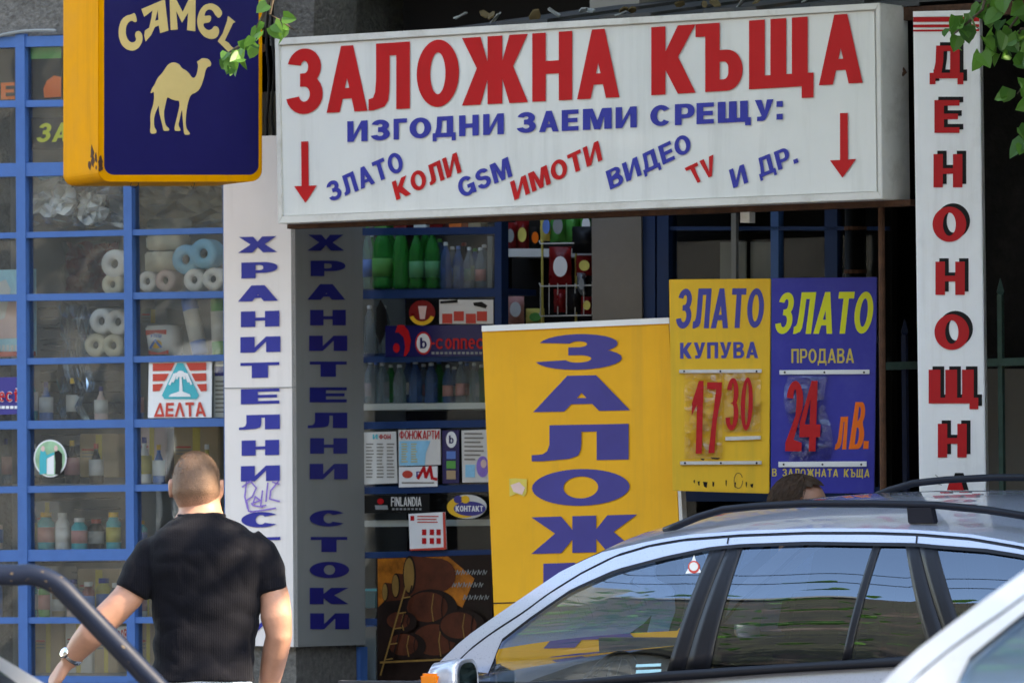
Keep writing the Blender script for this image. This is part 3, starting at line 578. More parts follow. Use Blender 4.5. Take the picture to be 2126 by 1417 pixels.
soft('napkin_pack', [(299, 676), (350, 674), (352, 736), (308, 737)], 'white', 'white and red napkin pack standing on the lower shelf', 'napkins', -.13, .1, [
    ('red_band', lambda g: (flat(g, W, [(302, 685), (346, 684), (345, 694), (324, 691), (303, 696)], -.127, 'brick_red'), flat(g, W, [(309, 736), (308, 727), (328, 732), (350, 726), (350, 735)], -.127, 'brick_red'))),
    ('picture', lambda g: (flat(g, W, ell(325, 714, 11, 9), -.126, 'gold_yellow'), stroke(g, W, [(312, 722), (322, 706), (334, 720)], 5, -.124, 'label_blue'), wrect(g, W, 'УТЕШ', 312, 693, 335, 700, -.126, 'label_blue')))])
soft('paper_bundle', [(303, 456), (364, 452), (364, 486), (303, 488)], 'tissue_cream', 'pale paper bundle resting on top of the towel packs', 'paper pack', -.26)
def tubepack(px, y0, y1, wd, m, m2, label, tilt=0):
    t = thing('cling_film_box', label, 'wrapping roll', W.at(px, y1, -.14)); a, b = W.at(px + tilt, y1, -.16), W.at(px, y0, -.16); g = G(); g.tube([a, a.lerp(b, .05), a.lerp(b, .95), b], [wd * .9, wd, wd, wd * .9], m, 14); g.build('tube', t, smooth=True)
    g = G(); g.tube([a.lerp(b, .25), a.lerp(b, .78)], wd * 1.02, m2, 14); g.build('label', t, smooth=True)
tubepack(391, 618, 738, .033, 'label_blue', 'paper', 'blue foil roll with white label leaning in the window', 26)
tubepack(452, 620, 738, .03, 'leaf_green', 'paper', 'green foil roll with white label next to the pillar', 4)
# clear wraps, white fridge and wire racks
g = G(); slab(g, W, [(52, 455), (128, 452), (131, 535), (131, 735), (52, 740)], -.75, .35, 'paper_grey'); 
fr = thing('fridge', 'pale grey fridge standing behind the leftmost window panes', 'fridge', base_of(W, [(92, 1300)], -.75)); g.build('cabinet', fr)
g = G(); slab(g, W, [(-66, 528), (131, 528), (131, 537), (-66, 537)], -.735, .02, 'white'); g.build('door_edge', fr)
g = G(); slab(g, W, [(-66, 740), (131, 740), (131, 1380), (-66, 1380)], -.75, .3, 'grey_wall'); g.build('lower_cabinet', fr)
random.seed(11)
wr = thing('wire_rack', 'dark wire rack with hooks standing behind the window glass', 'rack', base_of(W, [(120, 1270)], -.5))
g = G()
for y in range(640, 1280, 22): g.tube([W.at(-50, y, -.5), W.at(250, y - 3, -.5)], .0025, 'black', 5)
g.build('wire', wr)
for k, y in enumerate((665, 705, 945, 1070)):
    g = G(); x = 80 + (k % 2) * 10; g.tube([W.at(x, y - 25, -.45), W.at(x + 38, y - 25, -.45), W.at(x + 44, y - 18, -.45), W.at(x + 44, y + 3, -.45), W.at(x + 38, y + 10, -.45), W.at(x, y + 10, -.45)], .003, 'black', 6); g.build('hook', wr)
def crumple(pts, off, m, label, seed, name='plastic_bag', amp=.05, cat='plastic bag'):
    random.seed(seed); g = G(); (x0, y0, x1, y1) = pts; nx, ny = 9, 9; rows = []
    for j in range(ny):
        rows.append([W.at(x0 + (x1 - x0) * i / (nx - 1) + random.uniform(-6, 6), y0 + (y1 - y0) * j / (ny - 1) + random.uniform(-6, 6), off + random.uniform(-amp, amp)) for i in range(nx)])
    g.grid(rows, m); back = [[p - W.n * .02 for p in r] for r in rows]; g.grid(back, m); g.build(name, label=label, cat=cat)
crumple((55, 372, 250, 470), -.15, 'film', 'crumpled clear plastic wrap under the hanging sign', 1)
crumple((62, 372, 150, 446), -.1, 'white', 'white crumpled sheet standing in for bright glints under the hanging sign', 12, amp=.05)  # added white sheet imitates bright reflections in the pane
crumple((165, 400, 215, 462), -.12, 'white', 'smaller white crumpled sheet standing in for glints beside the mullion', 13, amp=.05)  # second added sheet, its white stands for pane glints
crumple((280, 385, 460, 478), -.2, 'film', 'crumpled clear plastic wrap next to the pillar top', 2)
crumple((130, 500, 215, 610), -.25, 'film', 'clear plastic bag left of the upper toilet rolls', 3)
crumple((120, 630, 185, 870), -.2, 'film', 'long clear plastic bag hanging in the second column of panes', 4, amp=.03)
crumple((190, 760, 255, 868), -.22, 'film', 'clear bag hanging left of the dairy sticker', 5, amp=.03)
crumple((60, 366, 128, 455), -.35, 'sky_poster', 'colourful printed bag hung in the pane below the hanging sign', 6, amp=.03)
crumple((140, 505, 245, 608), -.45, 'snack_red', 'red and green printed bag behind the clear wraps', 7, amp=.03)
crumple((275, 360, 455, 470), -.5, 'cardboard', 'brown paper sack behind the upper right panes', 8, amp=.04)
random.seed(5)
bx = [(70, 1290, 130, 1398, 'cardboard'), (135, 1285, 190, 1398, 'paper'), (195, 1292, 245, 1398, 'cardboard'), (285, 1290, 330, 1398, 'cardboard'), (-60, 1296, 30, 1398, 'paper'), (70, 1175, 118, 1280, 'paper'), (165, 900, 245, 990, 'cardboard'), (285, 885, 345, 1000, 'tissue_pink'), (360, 885, 455, 1002, 'cardboard'), (70, 1040, 125, 1138, 'paper_grey'), (280, 1170, 330, 1280, 'cardboard'), (290, 640, 345, 672, 'paper_grey'), (160, 1180, 250, 1276, 'cardboard')]
where = ('low in the second pane column', 'pale, low beside the brown one', 'brown, low by the mullion', 'low behind the man', 'pale, in the bottom left corner', 'pale, in the second row from below', 'brown, right of the round sticker', 'pinkish, under the dairy sticker', 'wide, under the dairy sticker', 'grey, under the round sticker', 'brown, behind the arm of the man', 'small and flat, above the napkin pack', 'wide and brown, above the lowest row')
for (a, b, c, d, m), s in zip(bx, where):
    t = thing('carton', 'cardboard carton on display in the shop window, ' + s, 'carton', base_of(W, rect(a, b, c, d), -.4)); g = G(); slab(g, W, rect(a, b, c, d), -.4, .14, m); g.build('box', t, bevel=.004)
    g = G(); slab(g, W, rect(a + (c - a) * .42, b + 2, a + (c - a) * .58, d - 2), -.398, .0015, 'pale_gold'); g.build('tape', t)
    g = G(); [flat(g, W, rect(a + 5, b + (d - b) * .35 + k * 7, a + (c - a) * .38, b + (d - b) * .35 + 3 + k * 7), -.3985, 'brick_red' if k == 0 else 'grey_wall') for k in range(3)]; g.build('print', t)
g = G(); slab(g, W, rect(-66, 1399, 466, 1403), -.08, .6, 'grey_wall'); g.build('display_ledge', label='grey ledge along the bottom of the shop window', cat='ledge')
for k, y in enumerate((1003, 1140, 1281)):
    g = G(); slab(g, W, rect(-66, y, 462, y + 4), -.3, .3, 'paper_grey'); g.build('display_shelf', label=('thin shelf level with the round sticker bottom in the window', 'thin shelf behind the thickest low window rail', 'lowest thin shelf behind the left window')[k], cat='shelf')

# jars, sprays and packets crowding the lower panes
rn = random.Random(17)
def pot(kind, px, py, h, r, m, cap, label, off):
    c = W.at(px, py, off); k = c.y / F; h *= k; r *= k; t = thing(kind, label, kind.replace('_', ' '), c, group='jars and bottles in the left window')
    pr = [(r * .9, 0), (r, h * .04), (r, h * .72), (r * .62, h * .84), (r * .6, h * .88)] if kind == 'jar' else [(r * .9, 0), (r, h * .05), (r * .95, h * .5), (r * .55, h * .66), (r * .3, h * .78), (r * .3, h * .86)]
    g = G(); g.lathe(c, pr, m, 14); g.build('body', t, smooth=True); g = G(); g.lathe(c, [(pr[-1][0] * 1.1, h * .87), (pr[-1][0] * 1.1, h), (0, h * 1.001)], cap, 12); g.build('cap', t); g = G(); g.lathe(c, [(r * 1.02, h * .2), (r * 1.02, h * .6)], rn.choice(('paper', 'snack_yellow', 'label_pink', 'label_blue', 'white')), 14); g.build('label', t, smooth=True)
spots = [('jar', x, 1280, rn.uniform(62, 84), rn.uniform(12, 17)) for x in (-44, -8, 64, 92, 122, 152, 184, 216, 244, 290, 430, 452)] + [('spray_bottle', x, 1003, rn.uniform(80, 100), rn.uniform(12, 16)) for x in (-50, -18, 12, 70, 150, 200, 300, 330, 430)] + [('jar', x, 1140, rn.uniform(55, 95), rn.uniform(13, 18)) for x in (-46, -10, 64, 96, 130, 165, 200, 236, 290)] + [('spray_bottle', x, 872, rn.uniform(70, 100), rn.uniform(12, 15)) for x in (66, 96, 150, 210, 286)]
rows_ = {1280: 'second lowest row of panes', 1003: 'row level with the round sticker', 1140: 'row under the round sticker', 872: 'row level with the dairy sticker'}
cnt = {}
for kd, x, y, h, r in spots:
    cnt[y] = cnt.get(y, 0) + 1; m = rn.choice(('teal', 'snack_yellow', 'cardboard', 'white', 'label_blue', 'snack_red', 'leaf_green', 'clear_pet', 'tissue_pink', 'dark_brown'))
    pot(kd, x, y, h, r, m, rn.choice(('white', 'brick_red', 'violet_blue', 'gold_yellow')), '%s number %d from the left in the %s' % (kd.replace('_', ' '), cnt[y], rows_[y]), -.16 - rn.random() * .12)
# ================================================================== PILLAR
PF = Plane(YAW, W.w(0, .27, 0))
c_ = PF.at(613, 700); PS = Plane(YAW - 90, c_)          # side face looks right along the front
pil = thing('pillar', 'square beige pillar with dark blue letters stacked on both faces', 'pillar', PF.at(541, 1340))
fq = [(463, 285), (611, 280), (618, 1342), (469, 1338)]
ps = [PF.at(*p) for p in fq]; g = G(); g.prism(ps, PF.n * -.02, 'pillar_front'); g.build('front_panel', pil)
g = G(); dep = .465
r0, r1 = PF.at(611.5, 281), PF.at(618.5, 1342); r0 = V((r1.x, r1.y, r0.z))
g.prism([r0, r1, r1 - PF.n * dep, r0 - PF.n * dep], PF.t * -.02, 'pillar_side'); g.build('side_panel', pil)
PS = Plane(YAW - 90, r1)
g = G(); b0 = PF.at(474, 1300) ; g.prism([V((p.x, p.y, .12)) for p in (PF.at(474, 1339) - PF.n * .03, r1 - PF.t * .03 - PF.n * .03, r1 - PF.t * .03 - PF.n * (dep - .02), PF.at(474, 1339) - PF.n * (dep - .02))], (0, 0, r1.z - .124 + .02), 'concrete'); g.build('plinth', pil)
g = G(); slab(g, PF, [(464, 804.5), (615, 802.5), (615, 804.5), (464, 806.5)], .0025, .002, 'paper_grey'); g.build('seam', pil)
FL = [('Х', 494, 575.6, 491, 524), ('Р', 501, 576, 544, 577), ('А', 494, 577, 592, 625), ('Н', 500, 580, 645.5, 678), ('И', 499, 582, 698.5, 731), ('Т', 499, 580, 752, 784), ('Е', 500, 580, 806.5, 838), ('Л', 496, 581, 860.5, 891), ('Н', 501.5, 579.5, 913, 944.5), ('И', 500, 581, 966, 998), ('С', 501, 582, 1062, 1094), ('Т', 504, 582, 1114.5, 1146), ('О', 501, 584, 1170, 1202), ('К', 503, 583, 1225, 1257), ('И', 503, 584, 1279, 1311)]
g = G()
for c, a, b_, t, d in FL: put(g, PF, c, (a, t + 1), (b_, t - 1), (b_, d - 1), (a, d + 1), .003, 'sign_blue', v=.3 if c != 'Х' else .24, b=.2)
g.build('lettering', pil, merge=False)
SL = [('Х', 638, 715, 487, 520), ('Р', 645, 717, 541, 573), ('А', 638, 717, 589.6, 622), ('Н', 644, 718, 643, 675), ('И', 642, 721, 696.5, 728), ('Т', 643, 720, 750, 781.5), ('Е', 643, 720, 803.5, 834.6), ('Л', 639, 721, 856, 888), ('Н', 644, 721, 909, 941), ('И', 643, 722, 962, 994), ('С', 643, 722, 1058, 1092), ('Т', 645, 721, 1113.6, 1145), ('О', 643, 725, 1165, 1199), ('К', 643, 724, 1219, 1253), ('И', 644, 725, 1272, 1305)]
g = G()
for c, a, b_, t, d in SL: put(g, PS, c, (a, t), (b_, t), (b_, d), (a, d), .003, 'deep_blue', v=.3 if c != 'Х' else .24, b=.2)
g.build('lettering', pil, merge=False)
g = G()
for s in ([(503, 1010), (520, 998), (532, 1012), (524, 1030), (512, 1038), (516, 1060), (528, 1062)], [(512, 1000), (508, 1030), (514, 1055)], [(522, 1045), (540, 1038), (530, 1030), (524, 1048), (545, 1052)], [(545, 1018), (541, 1050), (552, 1048)], [(578, 998), (562, 1018), (560, 1035), (580, 1040)], [(566, 1000), (579, 1004)], [(556, 1002), (552, 1040)], [(520, 1062), (572, 1054)]): stroke(g, PF, s, 3.2, .005, 'purple')
g.build('graffiti', pil, merge=False)

# ================================================================== ENTRY SHELF WINDOW (right of the pillar)
E_ = Plane(YAW, W.w(0, -.24, 0))
ew = thing('entry_window', 'dark blue framed shelf window with bottles right of the pillar', 'window', E_.at(890, 1400))
g = G()
for yl, yr, t in ((481, 478, 15), (612, 607, 17), (746, 742, 13), (883, 878, 15), (1018, 1012, 15), (1152, 1146, 13), (1290, 1288, 14)): slab(g, E_, [(748, yl - t / 2), (1030, yr - t / 2), (1030, yr + t / 2), (748, yl + t / 2)], .0, .04, 'navy_frame')
g.build('rail', ew)
g = G(); slab(g, E_, [(1027, 400), (1041, 400), (1041, 1420), (1027, 1420)], .004, .05, 'navy_frame'); g.build('post', ew)
g = G(); slab(g, E_, [(733, 1342), (748, 1342), (748, 1650), (733, 1650)], .05, .05, 'blue_frame'); g.build('post', ew)
g = G(); slab(g, E_, [(748, 400), (1028, 400), (1028, 1480), (748, 1480)], -.02, .004, 'entry_glass'); g.build('glass', ew)
shelf_y = ((600, 'top', -.05), (733, 'second', -.05), (838, 'third', -.05), (1006, 'fourth', -.05), (1080, 'fifth', -.05))
for y, s, o in shelf_y:
    g = G(); slab(g, E_, [(746, y), (1027, y - 3), (1027, y + 10), (746, y + 13)], o - .01, .3, 'paper' if s in ('third', 'fifth') else 'navy_frame'); g.build('shelf', label='horizontal shelf inside the entry window, %s from above' % s, cat='shelf')
g = G(); slab(g, E_, [(1012, 490), (1022, 490), (1022, 600), (1012, 600)], -.1, .01, 'paper_grey'); g.build('measuring_strip', label='pale notched shelf strip right of the clear bottles', cat='strip')
def bottle(px, ybase, h, r, m, cap, lab, label, off=-.18, group='bottles in the entry window'):
    c = E_.at(px, ybase, off); sc = F / c.y; H = h / sc; r = r / sc
    t = thing('bottle', label, 'bottle', c, group=group)
    g = G(); g.lathe(c, [(r * .8, 0), (r, .03 * H), (r, .12 * H), (r * .95, .15 * H), (r, .18 * H), (r, .55 * H), (r * .93, .62 * H), (r * .98, .66 * H), (r * .6, .82 * H), (r * .34, .9 * H), (r * .34, .95 * H)], m, 16); g.build('body', t, smooth=True)
    g = G(); g.lathe(c, [(r * .4, .94 * H), (r * .4, H), (r * .3, H + .003)], cap, 12); g.build('cap', t)
    if lab: g = G(); g.lathe(c, [(r * 1.015, .2 * H), (r * 1.015, .48 * H)], lab, 16); g.build('label', t, smooth=True)
    return t
pos = lambda k, n: 'leftmost' if k == 0 else ('rightmost' if k == n - 1 else ('second', 'third', 'fourth', 'fifth', 'sixth', 'seventh')[k - 1] + ' from the pillar')
for k, (x, h, r, m, l) in enumerate(((764, 128, 11, 'clear_pet', 'label_blue'), (795, 132, 22, 'green_pet', 'leaf_green'), (833, 134, 17, 'green_pet', None), (866, 120, 16, 'green_pet', 'label_green'), (899, 120, 16, 'green_pet', 'label_green'), (926, 96, 12, 'blue_pet', None), (952, 88, 12, 'blue_pet', None), (975, 86, 12, 'clear_pet', None), (998, 85, 11, 'clear_pet', 'label_pink'))):
    bottle(x, 600, h, r, m, 'white' if k in (5, 7, 8) else 'label_blue' if k == 6 else 'leaf_green', l, '%s bottle on the top entry shelf, %s' % ({'green_pet': 'green', 'blue_pet': 'blue', 'clear_pet': 'clear'}[m], ('half hidden by the pillar', 'the fattest green one', 'tall, no label', 'pale green label, left twin', 'pale green label, right twin', 'white cap', 'blue cap', 'no label', 'pink label')[k]))
for k, x in enumerate((770, 795, 830, 863, 896, 930, 957, 985)):
    bottle(x, 838, 88 - (k % 3) * 4, 14 if k < 5 else 11, ('clear_pet', 'blue_pet')[k in (3, 4, 5)], 'white', 'label_pink' if k in (5, 6) else None, 'water bottle on the shelf below the navy banner, ' + ('leftmost of eight' if k == 0 else 'rightmost of eight' if k == 7 else ('second', 'third', 'fourth', 'fifth', 'sixth', 'seventh')[k - 1] + ' of eight from the pillar'))
for k, x in enumerate((768, 798)):
    bottle(x, 735, 100, 13, 'clear_pet', 'white', None, ('clear bottle left of the navy banner, nearest the pillar', 'clear bottle touching the left end of the navy banner')[k])
for k, x in enumerate((772, 786, 812, 850, 884, 914, 940, 964, 987, 1006)):
    bottle(x, 597, (112, 108, 122, 116, 126, 100, 84, 92, 80, 88)[k], 13, ('green_pet', 'clear_pet', 'green_pet', 'dark_brown', 'green_pet', 'blue_pet', 'clear_pet', 'dark_brown', 'blue_pet', 'clear_pet')[k], ('white', 'snack_red', 'leaf_green')[k % 3], ('label_green', None, 'label_blue', 'pale_gold')[k % 4], 'bottle in the back row of the top entry shelf, number %d from the pillar' % (k + 1), -.26)
for k, x in enumerate((782, 812, 848, 880, 912, 944, 970, 1000)):
    bottle(x, 836, (84, 78, 88, 80, 86, 74, 82, 78)[k], 12, ('clear_pet', 'green_pet', 'blue_pet')[k % 3], ('label_blue', 'white')[k % 2], ('label_pink', None, 'paper')[k % 3], 'bottle in the back row under the navy banner, number %d from the pillar' % (k + 1), -.26)
for k, (x, m) in enumerate(((790, 'snack_green'), (830, 'snack_red'), (872, 'white'), (905, 'snack_red'), (945, 'orange'), (985, 'cardboard'))):
    t = thing('juice_carton', 'small carton above the top blue rail of the entry window, ' + ('leftmost', 'second from the pillar', 'third from the pillar', 'fourth from the pillar', 'fifth from the pillar', 'rightmost')[k], 'carton', E_.at(x, 473, -.15)); g = G(); slab(g, E_, rect(x - 13, 425, x + 13, 473), -.15, .05, m); g.build('box', t); g = G(); slab(g, E_, rect(x - 9, 440, x + 9, 458), -.1485, .0015, 'paper_grey'); g.build('label', t)
# stickers, banners and price sheets in the entry window
card('round_snack_sign', E_, ell(876, 649, 27, 26), .004, 'snack_red', 'round red sign with yellow rim in the entry window', 'sign', .003, parts=[('rim', lambda g: flat(g, E_, ell(876, 649, 27, 26, 20, 160) + ell(876, 649, 19, 18, 160, 20), .006, 'gold_yellow')), ('emblem', lambda g: flat(g, E_, [(868, 635), (886, 635), (882, 662), (872, 662)], .006, 'pale_pink'))])
card('car_notice', E_, rect(912, 622, 1024, 672), .004, 'paper', 'white notice with four small red squares and dark shapes', 'notice', .003, parts=[('red_square', lambda g: [flat(g, E_, rect(x, y, x + 21, y + 20), .006, 'brick_red') for x, y in ((918, 651), (942, 646), (967, 651), (990, 646))]), ('dark_shape', lambda g: [flat(g, E_, p, .006, 'black') for p in ([(914, 625), (950, 622), (950, 628), (914, 630)], [(982, 628), (1000, 626), (1012, 634), (1008, 640), (984, 634)])])])
card('feather_sign', E_, [(790, 622), (800, 640), (804, 672), (796, 700), (788, 716), (780, 690), (781, 640)], .004, 'black', 'black pointed sticker left of the navy banner', 'sticker', .003)
card('card_banner', E_, [(800, 676), (1012, 674), (1012, 738), (800, 741)], .008, 'case_navy', 'wide navy banner with a red curved mark and round letter badge', 'banner', .006, parts=[
    ('curved_mark', lambda g: (flat(g, E_, [(826, 674), (838, 674), (848, 686), (853, 706), (850, 728), (842, 739), (838, 739), (841, 720), (838, 700), (828, 690), (820, 690)], .011, 'red'), flat(g, E_, ell(823, 722, 7, 10), .011, 'red'))),
    ('badge', lambda g: (flat(g, E_, ell(879, 712, 17, 24), .011, 'red'), flat(g, E_, ell(879, 712, 14, 20), .0125, 'white'), put(g, E_, 'b', (872, 707), (886, 707), (886, 723), (872, 723), .014, 'case_navy', v=.22, b=.2))),
    ('lettering', lambda g: wrect(g, E_, '-connec', 894, 702, 1006, 724, .0115, 'red', v=.2, b=.2, gap=.1)),
    ('small_print', lambda g: [flat(g, E_, rect(a, 730, a + 6, 735), .0115, 'paper_grey') for a in range(896, 1004, 9)])])
def lines(g, x0, y0, x1, y1, n, m, off, seed=1, rag=.3):
    rn = random.Random(seed)
    for i in range(n):
        y = y0 + (y1 - y0) * i / n; flat(g, E_, rect(x0, y, x0 + (x1 - x0) * (1 - rag * rn.random()), y + (y1 - y0) / n * .38), off, m)
card('price_list', E_, [(752, 897), (822, 895), (825, 1002), (752, 1005)], .006, 'paper', 'white price list sheet with a green and red heading', 'notice', .003, parts=[('lettering', lambda g: (wrect(g, E_, 'БИ', 768, 901, 784, 911, .0085, 'teal'), wrect(g, E_, 'ФОН', 787, 901, 811, 911, .0085, 'red'))), ('text_line', lambda g: [lines(g, x, 920, x + 16, 995, 11, 'grey_wall', .0085, x) for x in (760, 782, 803)])])
card('phone_card_sheet', E_, [(827, 892), (914, 890), (915, 964), (828, 967)], .0065, 'paper', 'sheet with red condensed heading and pale teal table', 'notice', .003, parts=[('lettering', lambda g: wrect(g, E_, 'ФОНОКАРТИ', 829, 893, 912, 911, .009, 'red', v=.2, b=.12, gap=.06)), ('table', lambda g: flat(g, E_, [(829, 915), (894, 914), (884, 940), (882, 965), (829, 966)], .0085, 'tissue_blue')), ('text_line', lambda g: [lines(g, x, 920, x + 14, 962, 8, 'pale_gold', .0095, x) for x in (833, 853)])])
card('phone_company_card', E_, [(828, 969), (908, 967), (908, 1009), (828, 1011)], .0075, 'white', 'white card with a big red script letter under the phone card sheet', 'notice', .003, parts=[('script_letter', lambda g: (stroke(g, E_, [(868, 992), (880, 970), (884, 990), (893, 968), (897, 992), (906, 994)], 6, .0095, 'red'), wrect(g, E_, 'Р', 864, 978, 874, 990, .0095, 'violet_blue'))), ('mascot_patch', lambda g: flat(g, E_, ell(846, 984, 11, 8), .0095, 'brick_red')), ('text_line', lambda g: lines(g, 834, 1000, 904, 1008, 1, 'grey_wall', .0095))])
card('badge_strip', E_, [(918, 893), (953, 892), (953, 1002), (919, 1003)], .006, 'case_navy', 'narrow navy strip with a round letter badge between the paper sheets', 'banner', .003, parts=[('badge', lambda g: (flat(g, E_, ell(937, 912, 11, 17), .0085, 'white'), put(g, E_, 'b', (932, 908), (942, 908), (942, 920), (932, 920), .0095, 'case_navy'))), ('picture', lambda g: (flat(g, E_, rect(927, 936, 946, 952), .0085, 'label_blue'), flat(g, E_, rect(927, 956, 946, 972), .0085, 'leaf_green'), flat(g, E_, rect(927, 976, 946, 994), .0085, 'cardboard')))])
card('portrait_sheet', E_, [(958, 893), (1016, 891), (1016, 1000), (960, 1001)], .006, 'paper', 'white sheet with a long haired woman beside the yellow board', 'notice', .003, parts=[('text_line', lambda g: lines(g, 964, 898, 1006, 960, 7, 'grey_wall', .0085, 4, .5)), ('portrait', lambda g: (flat(g, E_, ell(1002, 968, 13, 22), .0085, 'purple'), flat(g, E_, ell(1004, 962, 6, 9), .0095, 'pale_pink'))), ('table', lambda g: flat(g, E_, rect(966, 964, 986, 990), .0085, 'tissue_blue'))])
card('drinks_banner', E_, [(753, 1028), (892, 1025), (892, 1062), (753, 1065)], .006, 'black', 'black banner with pale tall letters and a red mark', 'banner', .003, parts=[('lettering', lambda g: wrect(g, E_, 'FINLANDIA', 812, 1031, 875, 1050, .0085, 'paper', v=.2, b=.13)), ('mark', lambda g: (flat(g, E_, ell(790, 1040, 7, 6), .0085, 'red'), flat(g, E_, [(778, 1048), (804, 1048), (806, 1057), (780, 1057)], .0085, 'paper_grey'))), ('small_print', lambda g: [flat(g, E_, rect(a, 1054, a + 5, 1058), .0085, 'paper_grey') for a in range(814, 872, 8)])])
card('oval_sticker', E_, ell(970, 1051, 40, 25), .006, 'paper', 'oval blue and yellow sticker with white lettering in the entry window', 'sticker', .003, parts=[('yellow_swoosh', lambda g: flat(g, E_, ell(962, 1052, 34, 22, 60, 290), .0085, 'gold_yellow')), ('oval', lambda g: flat(g, E_, ell(975, 1055, 33, 15), .0095, 'violet_blue')), ('lettering', lambda g: wrect(g, E_, 'КОНТАКТ', 946, 1049, 1003, 1061, .011, 'white', gap=.08)), ('eye', lambda g: [flat(g, E_, ell(x, 1036, 9, 8), .0102, m) for x, m in ((951, 'violet_blue'), (966, 'gold_yellow'))])])
card('wall_calendar', E_, [(848, 1066), (924, 1062), (927, 1139), (851, 1142)], .016, 'white', 'white and red calendar card hanging across the low white shelf edge', 'calendar', .004, parts=[('red_edge', lambda g: (flat(g, E_, [(919, 1063), (924, 1062), (927, 1139), (921, 1140)], .0185, 'brick_red'), flat(g, E_, [(851, 1139), (921, 1135), (921, 1140), (851, 1142)], .0187, 'brick_red'))), ('figure', lambda g: [flat(g, E_, rect(x, y, x + 9, y + 12), .0185, 'red') for y in (1098, 1116) for x in (876, 892, 906)]), ('text_line', lambda g: lines(g, 866, 1070, 914, 1088, 3, 'brick_red', .0185, 3)), ('mark', lambda g: flat(g, E_, rect(852, 1070, 860, 1080), .0185, 'red'))])
# barrels poster
EP = E_
def barrels(g):
    o = .013
    for (x, y, s) in ((800, 1228, .75), (822, 1215, 1.0), (850, 1193, 1.55)):
        flat(g, EP, [(x, y - 26 * s)] + [(x + 40 * s + 22 * s * cos(R(a)), y + 22 * s * sin(R(a))) for a in range(-80, 81, 20)] + [(x, y + 26 * s)], o, 'barrel'); flat(g, EP, ell(x, y, 9 * s, 26 * s), o + .0005, 'barrel_dark'); flat(g, EP, ell(x - 1, y, 7 * s, 23 * s), o + .001, 'barrel_end'); o += .0016
    for (x, y, s) in ((895, 1262, 1.25), (910, 1330, 1.3), (845, 1340, .9), (960, 1300, 1.1), (835, 1290, .7)):
        flat(g, EP, ell(x, y, 44 * s, 32 * s), o, 'barrel_dark'); flat(g, EP, ell(x - 8, y - 3, 34 * s, 25 * s), o + .0005, 'barrel'); [stroke(g, EP, [(x + d * s, y - 24 * s), (x + d * s - 4, y), (x + d * s, y + 24 * s)], 2, o + .001 + .0001 * d, 'barrel_end' if d == 4 else 'barrel_dark') for d in (-16, 4, 20)]; o += .0035
card('barrel_poster', EP, [(782, 1158), (1022, 1150), (1022, 1500), (784, 1500)], .012, 'barrel_dark', 'dark poster of wooden barrels and a ladder low in the entry window', 'poster', .006, parts=[
    ('firelight', lambda g: flat(g, EP, [(784, 1159), (930, 1154), (985, 1200), (960, 1260), (900, 1230), (860, 1180), (785, 1260)], .0125, 'fire')), ('barrel', barrels),
    ('ladder', lambda g: (stroke(g, EP, [(843, 1215), (790, 1400)], 3, .036, 'barrel_end'), stroke(g, EP, [(855, 1215), (806, 1400)], 3, .036, 'barrel_dark'), [stroke(g, EP, [(838 - i * 9, 1240 + i * 32), (851 - i * 9, 1238 + i * 32)], 2.5, .037, 'barrel_end') for i in range(5)])),
    ('shelf_line', lambda g: stroke(g, EP, [(790, 1374), (960, 1366)], 4, .038, 'barrel_end')),
    ('lettering', lambda g: [[stroke(g, EP, [(x, y + 6), (x + 3, y - 4), (x + 5, y + 5), (x + 9, y - 2)], 1.6, .0140 + .0001 * k, 'paper_grey') for x in range(x0, x1, 11)] for k, (x0, x1, y) in enumerate(((892, 1012, 1186), (906, 1000, 1212), (962, 1010, 1238)))])])
g = G(); slab(g, E_, rect(752, 1225, 781, 1262), -.08, .1, 'teal_dark'); t = thing('teal_crate', 'teal crate on the low shelf left of the barrel poster', 'crate', E_.at(766, 1262, -.08)); g.build('box', t, bevel=.004)
g = G(); slab(g, E_, rect(750, 1221, 783, 1226), -.076, .108, 'teal'); g.build('rim', t)
g = G(); slab(g, E_, rect(752, 1300, 786, 1420), -.07, .12, 'paper_grey'); t = thing('white_canister', 'pale canister on the floor left of the barrel poster', 'canister', E_.at(769, 1420, -.07)); g.build('body', t, bevel=.012)
g = G(); slab(g, E_, rect(760, 1292, 776, 1301), -.1, .03, 'blue_frame'); g.build('lid', t)

